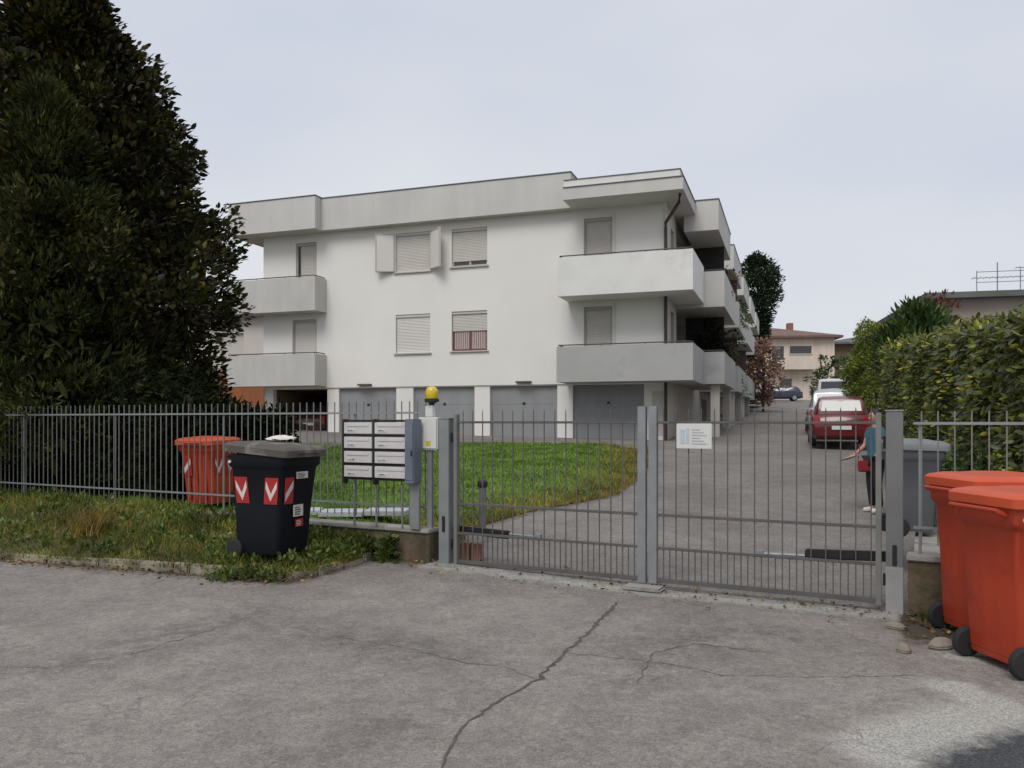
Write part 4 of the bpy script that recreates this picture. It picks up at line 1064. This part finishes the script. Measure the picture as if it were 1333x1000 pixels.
# roof aerials on the flat roofed house
for i, (ax_, h_) in enumerate(((-5.1, 1.3), (-3.6, 1.9), (-1.9, 2.2))):
    ca, sa = math.cos(R(-14)), math.sin(R(-14)); lx, ly = ax_, -3.6
    o = thing('tv_aerial', ['shortest rooftop aerial, leftmost of three above the hedge', 'rooftop aerial in the middle of three above the hedge', 'tallest rooftop aerial, rightmost of three above the hedge'][i], 'aerial', (24.8 + lx * ca - ly * sa, 33.5 + lx * sa + ly * ca, 1.2 + 5.30), R(-14 + 8 * i), 'aerials on the flat roof')
    m = MB(); m.tube([(0, 0, 0), (0, 0, h_)], .022, 6); m.build('mast', M['galv'], o)
    m = MB(); m.tube([(-.9, 0, h_ * .55), (.9, 0, h_ * .55)], .014, 6)
    for k in range(9): m.tube([(-.85 + k * .21, -.25, h_ * .55), (-.85 + k * .21, .25, h_ * .55)], .008, 5)
    m.build('boom', M['galv'], o)
m = MB(); o = thing('roof_railing', 'thin metal railing along the flat roof behind the hedge', 'railing', (24.8, 33.5, 6.50), R(-14))
for z in (.45, .85): m.tube([(-6, -4.2, z), (7.5, -4.2, z)], .015, 6)
m.build('rail', M['galv'], o)
m = MB()
for k in range(10): m.tube([(-6 + k * 1.5, -4.2, 0), (-6 + k * 1.5, -4.2, .9)], .018, 6)
m.build('post', M['galv'], o)

# ------------------------------------------------------------------ cars
def car(name, label, loc, rz, paint, Ln=3.9, W_=1.66, H=1.46, van=False):
    """nose at +y"""
    o = thing(name, label, 'van' if van else 'car', loc, rz)
    k = Ln / 3.9; hw = W_ / 2
    def low(y, w_, zb, zt):
        pts = [(-w_ * .86, zb), (-w_, zb + .13), (-w_ * 1.0, (zb + zt) / 2 + .05), (-w_ * .965, zt - .06), (-w_ * .88, zt), (0, zt + .025), (w_ * .88, zt), (w_ * .965, zt - .06), (w_, (zb + zt) / 2 + .05), (w_, zb + .13), (w_ * .86, zb)]
        return [(x_ * hw, y * k, z_) for x_, z_ in pts]
    bt = .93 if not van else 1.02
    m = MB(); m.loft([low(-1.95, .86, .42, .62), low(-1.91, .93, .30, .80 if not van else .95), low(-1.78, .985, .22, bt), low(-1.0, 1.0, .19, bt + .01), (low(0, 1.0, .19, bt)), low(.9, .99, .19, bt - .02), low(1.35, .97, .20, bt - .10), low(1.75, .90, .24, .74), low(1.90, .80, .33, .62), low(1.95, .70, .40, .55)])
    body = m.build('body', paint, o, smooth=True)
    yr = -1.80 if not van else -1.90
    gst = [(yr, .86, .74, bt + .02), (yr + .24 if not van else yr + .10, .88, .70, H - .12), (yr + .52 if not van else yr + .3, .89, .69, H - .02), (-.3, .90, .69, H), (.25, .89, .68, H - .06), (.62, .88, .70, H - .22), (1.22, .84, .78, bt)]
    rings = []
    for y, wb, wt, zt in gst:
        zt = max(zt, bt + .02); zz0 = bt - .03
        rings.append([(-wb * hw, y * k, zz0), (-wt * hw * 1.02, y * k, zt - .05 if zt > bt + .1 else zt), (-wt * hw * .9, y * k, zt), (0, y * k, zt + .015), (wt * hw * .9, y * k, zt), (wt * hw * 1.02, y * k, zt - .05 if zt > bt + .1 else zt), (wb * hw, y * k, zz0)])
    m = MB(); m.loft(rings); cab = m.build('cabin', paint, o, smooth=True)
    # rear window, windscreen, side windows a few mm proud of the cabin
    def quad(a, name_):
        a = [Vector(q) for q in a]; nn = (a[1] - a[0]).cross(a[2] - a[0]).normalized(); q = MB()
        q.add([p + nn * .012 for p in a] + [p - nn * .01 for p in a], [(0, 1, 2, 3), (7, 6, 5, 4), (0, 4, 5, 1), (1, 5, 6, 2), (2, 6, 7, 3), (3, 7, 4, 0)]); return q.build(name_, M['carglass'], cab)
    (y0, wb0, wt0, z0), (y1, wb1, wt1, z1) = gst[0], gst[1]
    quad([(-.66 * hw, (y0 + .04) * k, bt + .10), (.66 * hw, (y0 + .04) * k, bt + .10), (.60 * hw, (y1 - .01) * k, z1 - .03), (-.60 * hw, (y1 - .01) * k, z1 - .03)], 'rear_window')
    quad([(.70 * hw, 1.12 * k, bt + .05), (-.70 * hw, 1.12 * k, bt + .05), (-.60 * hw, .60 * k, H - .20), (.60 * hw, .60 * k, H - .20)], 'windscreen')
    for s in (-1, 1):
        for ya, yb, yta, ytb in ((-1.35, -.55, -1.25, -.55), (-.48, .80, -.48, .42)):
            xb, xt = .888 * hw, .722 * hw
            pts = [(s * xb, ya * k, bt + .04), (s * xb, yb * k, bt + .04), (s * xt, ytb * k, H - .17), (s * xt, yta * k, H - .14)]
            quad(pts if s > 0 else pts[::-1], 'side_window')
        m = MB(); m.box(s * .80 * hw - .09, s * .80 * hw + .09, -1.945 * k, -1.86 * k, .62, .86); m.build('tail_light', M['taillight'], o, bevel=.02)
        m = MB(); m.box(s * .62 * hw - .13, s * .62 * hw + .13, 1.80 * k, 1.90 * k, .58, .70); m.build('headlight', M['whiteref'], o, bevel=.03)
        m = MB(); m.box(s * hw * 1.0 - .02, s * hw * 1.0 + s * .12 + .02, .72 * k, .82 * k, bt + .0, bt + .12); m.build('mirror', paint, o, bevel=.03)
        for y in (-1.25, 1.22):
            m = MB(); m.lathe([(.2, -.09), (.285, -.085), (.30, -.06), (.30, .06), (.285, .085), (.2, .09)], (s * (hw - .075), y * k, .30), 'x', 20); wh = m.build('wheel', M['tyre'], o, smooth=True)
            m = MB(); m.lathe([(.195, -.01), (.19, .01), (.06, .016), (.03, .02)], (s * (hw - .075) + s * .088, y * k, .30), 'x', 16); m.build('rim', M['rim'], wh, smooth=True)
    m = MB(); m.box(-.26, .26, -1.975 * k, -1.955 * k, .50, .61); m.build('number_plate', M['white'], o)
    m = MB(); m.box(-.80 * hw, .80 * hw, -1.985 * k, -1.90 * k, .30, .46); m.build('bumper', paint if not van else M['black'], o, bevel=.03)
    return o
def on_drive(x, y): return (x, y, gz(x, y) + .005)
AV = math.atan2(-.331, .944)
car('hatchback_car', 'dark red hatchback parked on driveway beside the hedge', on_drive(9.96, 24.4), AV, M['redcar'], 3.7, 1.64, 1.48)
car('silver_car', 'silver car parked behind the dark red hatchback', on_drive(12.1, 30.4), AV, M['silver'], 3.9, 1.70, 1.58)
car('white_van', 'white van parked farthest along the hedge side of driveway', on_drive(15.3, 38.2), AV, M['whitecar'], 4.3, 1.8, 2.0, True)
car('dark_blue_car', 'dark blue car parked sideways in front of the beige house', on_drive(26.2, 78.5), R(78), M['bluecar'], 4.3, 1.75, 1.42)
cx, cy, cz = Bw(-14.35, 2.6, 0.02)
car('maroon_car', 'dark maroon car standing in the open porch left of garages', (cx, cy, cz - .0), AV, M['maroon'], 3.7, 1.62, 1.42)

# ------------------------------------------------------------------ trees, hedges, shrubs
def limb_tube(mb, a, c, r0, r1, sag=.0, n=5):
    a = Vector(a); c = Vector(c); pts = []
    for i in range(n + 1):
        t = i / n; p = a.lerp(c, t) + Vector((random.uniform(-.05, .05), random.uniform(-.05, .05), sag * math.sin(math.pi * t))); pts.append(p)
    mb.tube(pts, [r0 + (r1 - r0) * i / n for i in range(n + 1)], 7)

def conic_tree(name, label, loc, H, zc, prof, nc, nl, Ll, m, inner=.3, cr=.45, droop=.1, ratio=.38, trunk_r=.16, shell=(.72, 1.03), fill=0):
    """trunk with limbs and leaf clumps on an uneven conical crown; prof(h01) gives radius"""
    o = thing(name, label, 'tree', loc)
    mb = MB(); mb.tube([(0, 0, -.2), (.03, 0, H * .3), (-.03, .02, H * .65), (0, 0, H * .97)], [trunk_r, trunk_r * .8, trunk_r * .45, .02], 10)
    h = rng.uniform(0, 1, nc) ** 1.15; a = rng.uniform(0, 2 * np.pi, nc)
    bk = np.stack([rng.uniform(0, 2 * np.pi, 46), rng.uniform(0, 1, 46), rng.choice([-.26, -.14, .20, .30], 46)], 1)
    def bough(av, hv):
        da = (av[:, None] - bk[None, :, 0] + np.pi) % (2 * np.pi) - np.pi; dh = hv[:, None] - bk[None, :, 1]
        return 1 + np.clip((bk[None, :, 2] * np.exp(-(da / .42) ** 2 - (dh / .055) ** 2)).sum(1), -.32, .34)
    lump = bough(a, h) + rng.normal(size=nc) * .04
    q = np.where(rng.uniform(size=nc) < inner, rng.uniform(.25, .75, nc), rng.uniform(*shell, nc))
    rad = np.array([prof(v) for v in h]) * lump * q
    C = np.stack([np.cos(a) * rad, np.sin(a) * rad, zc + h * (H - zc)], 1)
    out = np.stack([np.cos(a), np.sin(a), np.full(nc, .35)], 1)
    for i in range(0, nc, max(1, nc // 70)):
        c = C[i]; limb_tube(mb, (0, 0, max(.4, c[2] - np.hypot(c[0], c[1]) * .45)), c * [.93, .93, 1], .05, .012, .1)
    mb.build('trunk', M['trunk'], o, smooth=True)
    P, D = clumps(C, rng.uniform(.7, 1.3, nc) * cr, nl, out, droop)
    LL = rng.uniform(.6, 1.25, len(P)) * Ll
    if fill:
        hf = rng.uniform(0, .97, fill); af = rng.uniform(0, 2 * np.pi, fill); qf = rng.uniform(.15, .80, fill)
        rf = np.array([prof(v) for v in hf]) * qf * bough(af, hf)
        P = np.concatenate([P, np.stack([np.cos(af) * rf, np.sin(af) * rf, zc + hf * (H - zc)], 1)])
        D = np.concatenate([D, rng.normal(size=(fill, 3))]); LL = np.concatenate([LL, rng.uniform(.22, .42, fill)])
    leaves('crown', P, D, LL, m, ratio, parent=o)
    return o
def magprof(h):
    return float(np.interp(h, [0, .07, .2, .34, .40, .5, .56, .64, .82, 1], [2.3, 3.0, 3.2, 3.6, 2.9, 2.5, 2.75, 1.6, .55, .12]))
conic_tree('magnolia_tree', 'tall dark broad leaved evergreen tree behind the fence', (-9.15, 16.2, .5), 11.6, .7, magprof, 1150, 95, .15, M['mag'], .25, .36, -.1, .50, .22, (.82, 1.06), 26000)
def thprof(h):
    return 2.15 * (1 - h) ** .6 * (1 if h > .12 else .75 + 2.0 * h)
conic_tree('conifer_tree', 'soft green conifer in front of the dark evergreen at left edge', (-8.15, 14.0, .45), 6.9, .5, thprof, 620, 80, .13, M['thuja'], .2, .28, -.5, .25, .12, (.8, 1.05), 9000)
def fpprof(h): return float(np.interp(h, [0, .3, .45, .7, .9, 1], [.4, .8, 1.5, 1.75, 1.2, .15]))
conic_tree('slender_tree', 'slender dark green tree beside the far end of the balconies', (20.3, 66, 2.9), 12.1, 5.2, fpprof, 330, 46, .24, M['farpine'], .35, .55, .1, .5, .14)
def auprof(h): return 1.05 * math.sin(math.pi * min(1, .12 + h * .85))
conic_tree('russet_tree', 'small russet leaved tree at the end of the white block', (15.9, 50.6, 2.1), 4.5, .8, auprof, 90, 34, .2, M['autumn'], .3, .42, .1, .6, .07)

def hedge(name, label, a, c, thick, h0, h1, n, Ll, m, zb0, zb1, coremat='core', cat='hedge', droop=.5):
    """hedge from a to c along its driveway face, thickness to the right; inner core plus leaf skin"""
    a = np.array(a); c = np.array(c); Ln = np.linalg.norm(c - a); d = (c - a) / Ln; nr = np.array([d[1], -d[0]])
    o = thing(name, label, cat, (a[0], a[1], zb0))
    def W3(u, v, z): 
        p = d * u + nr * v; return (p[0], p[1], z)
    nu, nz = 26, 8
    mb = MB(); rings = []
    for i in range(nu + 1):
        u = Ln * (.012 + .976 * i / nu); hb = (zb1 - zb0) * u / Ln; ht = h0 + (h1 - h0) * u / Ln
        rg = []
        for v, z in ((.14, 0), (.14, .5), (.12, .85), (.3, .95), (.5, .95), (.88, .85), (.86, .5), (.86, 0)):
            rg.append(W3(u, v * thick + random.uniform(-.03, .03), hb + z * (ht - hb) + (random.uniform(-.05, .05) if z > .1 else 0)))
        rings.append(rg)
    mb.loft(rings); mb.build('light_block_core', M[coremat], o)  # solid dark core added inside the leaves to block light
    # leaf skin: driveway face, top, two ends, far face sparsely
    u = rng.uniform(0, Ln, n); s = rng.uniform(0, 1, n)
    hb = (zb1 - zb0) * u / Ln; ht = h0 + (h1 - h0) * u / Ln
    bump = .11 * np.sin(u * 2.3 + 1.3) * np.sin(s * 7) + .08 * np.sin(u * 5.1) + rng.normal(size=n) * .05
    face = rng.choice(4, n, p=[.52, .27, .16, .05]); V_ = np.zeros(n); Z_ = np.zeros(n); O = np.zeros((n, 3))
    f0 = face == 0; V_[f0] = -bump[f0] * 1.0 + .02; Z_[f0] = hb[f0] + .05 + s[f0] * (ht - hb - .05)[f0]; O[f0] = [-nr[0], -nr[1], .2]
    f1 = face == 1; V_[f1] = s[f1] * thick; Z_[f1] = ht[f1] + bump[f1] * .9; O[f1] = [0, 0, 1]
    f2 = face == 2; end = rng.uniform(size=n) < .55; u = np.where(f2, np.where(end, -bump * .8, Ln + bump * .8), u); V_[f2] = rng.uniform(0, thick, n)[f2]
    Z_[f2] = np.where(end, 0, zb1 - zb0)[f2] + s[f2] * np.where(end, h0, h1 - (zb1 - zb0))[f2]; O[f2] = np.where(end[:, None], [-d[0], -d[1], .2], [d[0], d[1], .2])[f2]
    f3 = face == 3; V_[f3] = thick + bump[f3]; Z_[f3] = hb[f3] + s[f3] * (ht - hb)[f3]; O[f3] = [nr[0], nr[1], .2]
    P = np.stack([d[0] * u + nr[0] * V_, d[1] * u + nr[1] * V_, Z_], 1) - O * rng.uniform(0, .14, (n, 1))
    D = O * .7 + rng.normal(size=(n, 3)) * .6; D[:, 2] -= droop
    leaves('foliage', P, D, rng.uniform(.6, 1.3, n) * Ll, m, .40, .3, o, up=O * 2.0)
    return o
hedge('laurel_hedge', 'tall clipped hedge of pale tipped leaves right of the driveway', (4.95, 7.7), (8.75, 18.9), 1.5, 2.16, 2.86, 76000, .105, M['hedge'], .43, .60)
hx0 = FL(15.5, 1.1); hx1 = FL(4.2, 1.0)
hedge('shade_hedge', 'near-black hedge put in for the shade under the trees behind the left fence', hx1, hx0, 1.3, 1.35, 1.5, 20000, .12, M['darkleaf'], .4, .4)  # added so the shaded ground below the trees turns black

def bush(name, label, loc, rx, ry, h, nc, nl, Ll, m, cat='shrub', upright=False, ratio=.35, cr=.2, group=None):
    o = thing(name, label, cat, loc, group=group)
    v = rng.normal(size=(nc, 3)); v /= np.linalg.norm(v, axis=1, keepdims=True); v *= rng.uniform(.55, 1.0, (nc, 1)) ** .5
    v *= 1 + .12 * np.sin(v[:, :1] * 6 + v[:, 2:] * 5)
    C = np.stack([v[:, 0] * rx, v[:, 1] * ry, h / 2 + v[:, 2] * h / 2], 1)
    P, D = clumps(C, rng.uniform(.7, 1.3, nc) * cr, nl, v * [1, 1, .6])
    if upright: D[:, 2] = np.abs(D[:, 2]) + 1.0
    leaves('foliage', P, D, rng.uniform(.6, 1.3, len(P)) * Ll, m, ratio, parent=o)
    mb = MB()
    for k in range(6): limb_tube(mb, (0, 0, -.15), (random.uniform(-.5, .5) * rx, random.uniform(-.5, .5) * ry, h * random.uniform(.5, .85)), .05, .012)
    mb.build('trunk', M['trunk'], o)
    return o
bush('dark_shrub', 'dark bushy shrub rising above far end of the clipped hedge', (10.15, 20.0, 2.25), .8, .9, 2.2, 200, 30, .2, M['shrub'], upright=True, ratio=.28)
bush('topiary_bush', 'rounded light green clipped bush between the cars and hedge', (12.15, 26.6, 1.0), .85, 1.2, 3.9, 900, 36, .075, M['topiary'], cat='bush', ratio=.55, cr=.15)
bush('red_leaved_shrub', 'dark red leaved shrub rising behind the clipped hedge', (12.0, 22.4, 2.2), .5, .6, 2.95, 70, 22, .13, M['redleaf'], upright=True)
bush('green_shrub', 'low green shrub under the hedge behind the grey bin', (5.0, 8.6, .42), .5, .5, .75, 60, 26, .1, M['shrub'])
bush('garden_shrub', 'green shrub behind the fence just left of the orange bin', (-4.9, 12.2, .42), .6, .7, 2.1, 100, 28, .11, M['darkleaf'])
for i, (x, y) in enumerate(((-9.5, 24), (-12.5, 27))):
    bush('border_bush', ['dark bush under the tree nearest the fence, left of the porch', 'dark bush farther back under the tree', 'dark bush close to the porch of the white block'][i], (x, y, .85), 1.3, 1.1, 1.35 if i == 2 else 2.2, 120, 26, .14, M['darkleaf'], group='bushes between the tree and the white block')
bush('far_bush', 'green bush behind the white van at end of the driveway', (19.2, 47.0, 2.0), 1.6, 1.5, 3.4, 120, 28, .2, M['shrub'])

# raised bed behind the right wall
b = MB(); pts = [(*FL(-4.56, .1), .43), (*FL(-9.4, .1), .43), (11.0, 11.0, .60), (10.8, 20.0, .72), (8.9, 19.2, .70), (6.1, 11.2, .55), (4.55, 9.0, .44)]
n_ = len(pts); b.add(pts + [(p[0], p[1], -.1) for p in pts], [tuple(range(n_))] + [(i, (i + 1) % n_, n_ + (i + 1) % n_, n_ + i) for i in range(n_)])
tag(b.build('planting_bed', M['conc']), kind='structure')
# loose stones below the right wall
for i, (sx, sy, s) in enumerate([(3.02, 5.62, .10), (2.72, 5.55, .075), (2.95, 6.15, .07)]):
    m = MB(); rg = []
    for z, f in ((0, .8), (.25, 1), (.55, .85), (.8, .4)):
        rg.append([(s * f * math.cos(a) * (1 + .25 * math.sin(2 * a + i)), s * f * .7 * math.sin(a) * (1 + .2 * math.cos(3 * a)), s * z) for a in [2 * math.pi * k / 9 for k in range(9)]])
    m.loft(rg); o = m.build('loose_stone', M['stone'], bevel=.008); o.location = (sx, sy, -.004); o.rotation_euler = (0, 0, i * 1.3)
    tag(o, ['largest loose stone on the ground beside the nearer orange bin', 'flat loose stone on the road left of the orange bins', 'small loose stone at the foot of the farther orange bin'][i], 'stone', 'loose stones by the orange bins')
for i in range(2):
    m = MB(); m.box(-.06, .06, -.05, .05, 0, .20); o = m.build('old_brick', M['brick'], bevel=.01); o.location = (*FL(-.14 - .14 * i, .22), .055); o.rotation_euler = (0, 0, ROTF + .2 * i)
    tag(o, ['upright old brick behind gate hinge, next to the left post', 'upright old brick behind the left gate leaf, farther from post'][i], 'brick', 'bricks behind the left gate leaf')

# ------------------------------------------------------------------ person by the right gate post
def skin(name, verts, edges, m, parent, root=0, sub=2):
    me = bpy.data.meshes.new(name + '_cage'); me.from_pydata([v[:3] for v in verts], edges, [])
    o = bpy.data.objects.new(name + '_cage', me); COL.objects.link(o)
    sk = o.modifiers.new('s', 'SKIN'); sk.use_smooth_shade = True; ss_ = o.modifiers.new('u', 'SUBSURF'); ss_.levels = sub; ss_.render_levels = sub
    for i, v in enumerate(verts):
        r = v[3]; me.skin_vertices[0].data[i].radius = (r, v[4] if len(v) > 4 else r); me.skin_vertices[0].data[i].use_root = (i == root)
    dg = bpy.context.evaluated_depsgraph_get(); dg.update()
    nm = bpy.data.meshes.new_from_object(o.evaluated_get(dg)); nm.name = name; nm.materials.clear(); nm.materials.append(m)
    nm.polygons.foreach_set('use_smooth', [True] * len(nm.polygons))
    bpy.data.objects.remove(o, do_unlink=True); bpy.data.meshes.remove(me)
    q = bpy.data.objects.new(name, nm); COL.objects.link(q); q.parent = parent
    return q
pl = thing('person', 'person in teal top and black trousers behind right gate post', 'person', (5.43, 11.95, gz(5.4, 11.95)), R(-82))
B_ = []; E_ = []
def bone(p, r, par=None, r2=None):
    B_.append((*p, r, r2 if r2 else r)); 
    if par is not None: E_.append((par, len(B_) - 1))
    return len(B_) - 1
pv = bone((0, 0, .84), .115, None, .095); sp_ = bone((0, 0, 1.0), .10, pv, .085); ch = bone((0, .005, 1.17), .12, sp_, .09); nb_ = bone((0, .015, 1.285), .055, ch); nk = bone((0, .0, 1.335), .045, nb_)
hd = bone((0, -.015, 1.405), .066, nk, .075); hc = bone((0, -.02, 1.46), .072, hd, .085); tp = bone((0, -.005, 1.52), .05, hc, .06); ns = bone((0, -.105, 1.425), .010, hd)
def arm(s, el, wr, fdir):
    sh = bone((s * .155, .01, 1.235), .046, ch); e = bone(el, .034, sh); w_ = bone(wr, .022, e); f = Vector(fdir).normalized(); pw = Vector(wr)
    pal = bone(tuple(pw + f * .06), .026, w_, .014); side = Vector((f.y, -f.x, 0)); side = side.normalized() if side.length > .1 else Vector((1, 0, 0))
    for k, ln_ in ((-1.5, .05), (-.5, .062), (.5, .058), (1.5, .045)):
        k1 = bone(tuple(pw + f * .09 + side * k * .016), .0075, pal); bone(tuple(pw + f * (.09 + ln_) + side * k * .018 + Vector((0, 0, -.018))), .0065, k1)
    t1 = bone(tuple(pw + f * .05 + side * .035), .009, pal); bone(tuple(pw + f * .085 + side * .05), .007, t1)
arm(-1, (-.19, -.05, 1.0), (-.15, -.245, .86), (.05, -1, -.35))
arm(1, (.20, .03, .99), (.20, -.05, .78), (0, -.2, -1))
for s in (-1, 1):
    hp = bone((s * .085, 0, .80), .085, pv); kn = bone((s * .09, -.015, .445), .052, hp); an = bone((s * .092, .02, .075), .034, kn); bone((s * .105, -.10, .035), .028, an)
body = skin('body', B_, E_, M['skin'], pl, pv)
skin('top', [(0, 0, .80, .135, .12), (0, 0, 1.0, .125, .105), (0, .005, 1.16, .14, .108), (0, .012, 1.26, .075, .07), (-.155, .01, 1.235, .062, .062), (-.185, -.02, 1.10, .052, .052), (.155, .01, 1.235, .062, .062), (.19, .02, 1.10, .052, .052)], [(0, 1), (1, 2), (2, 3), (2, 4), (4, 5), (2, 6), (6, 7)], M['teal'], pl, 1)
skin('trousers', [(0, 0, .86, .13, .105), (-.085, 0, .78, .10, .10), (-.09, -.015, .445, .066, .066), (-.092, .02, .09, .052, .052), (.085, 0, .78, .10, .10), (.09, -.015, .445, .066, .066), (.092, .02, .09, .052, .052)], [(0, 1), (1, 2), (2, 3), (0, 4), (4, 5), (5, 6)], M['trouser'], pl, 0)
for s in (-1, 1): skin('shoe', [(s * .092, .05, .045, .045), (s * .098, -.04, .045, .044), (s * .105, -.13, .034, .036)], [(0, 1), (1, 2)], M['shoe'], pl, 0)
skin('hair', [(0, .05, 1.31, .06, .05), (0, .045, 1.42, .088, .07), (0, .012, 1.495, .094, .09), (0, -.055, 1.53, .066, .05)], [(0, 1), (1, 2), (2, 3)], M['hair'], pl, 1)
for s in (-1, 1):
    m = MB(); m.lathe([(.002, -.008), (.009, -.004), (.010, 0), (.006, .006)], (s * .03, -.092, 1.455), 'y', 10); m.build('eye', M['ink'], body)
m = MB(); m.box(-.022, .022, -.090, -.080, 1.372, 1.380); m.build('mouth', M['redref'], body)
o = thing('shoulder_bag', 'small red bag at the hip of the person by the gate', 'bag', (5.28, 11.85, gz(5.3, 11.85) + .62), R(-82))
m = MB(); m.box(-.13, -.06, -.10, .10, 0, .17); m.build('pouch', M['redbag'], o, bevel=.02)
m = MB(); m.tube([(-.13, -.08, .16), (-.16, -.03, .40), (-.06, .0, .63), (.06, .04, .66)], .007, 6); m.build('strap', M['redbag'], o)
m = MB(); m.box(-.09, .09, -.13, .13, 0, .008); o = m.build('leaflet', mat('pink_paper', (.55, .42, .40), .9, .06, 10)); o.location = (5.05, 11.99, gz(5.05, 11.95) + .815); o.rotation_euler = (.25, -.35, R(-82))
tag(o, 'pink leaflet held out by the person at the gate', 'leaflet')
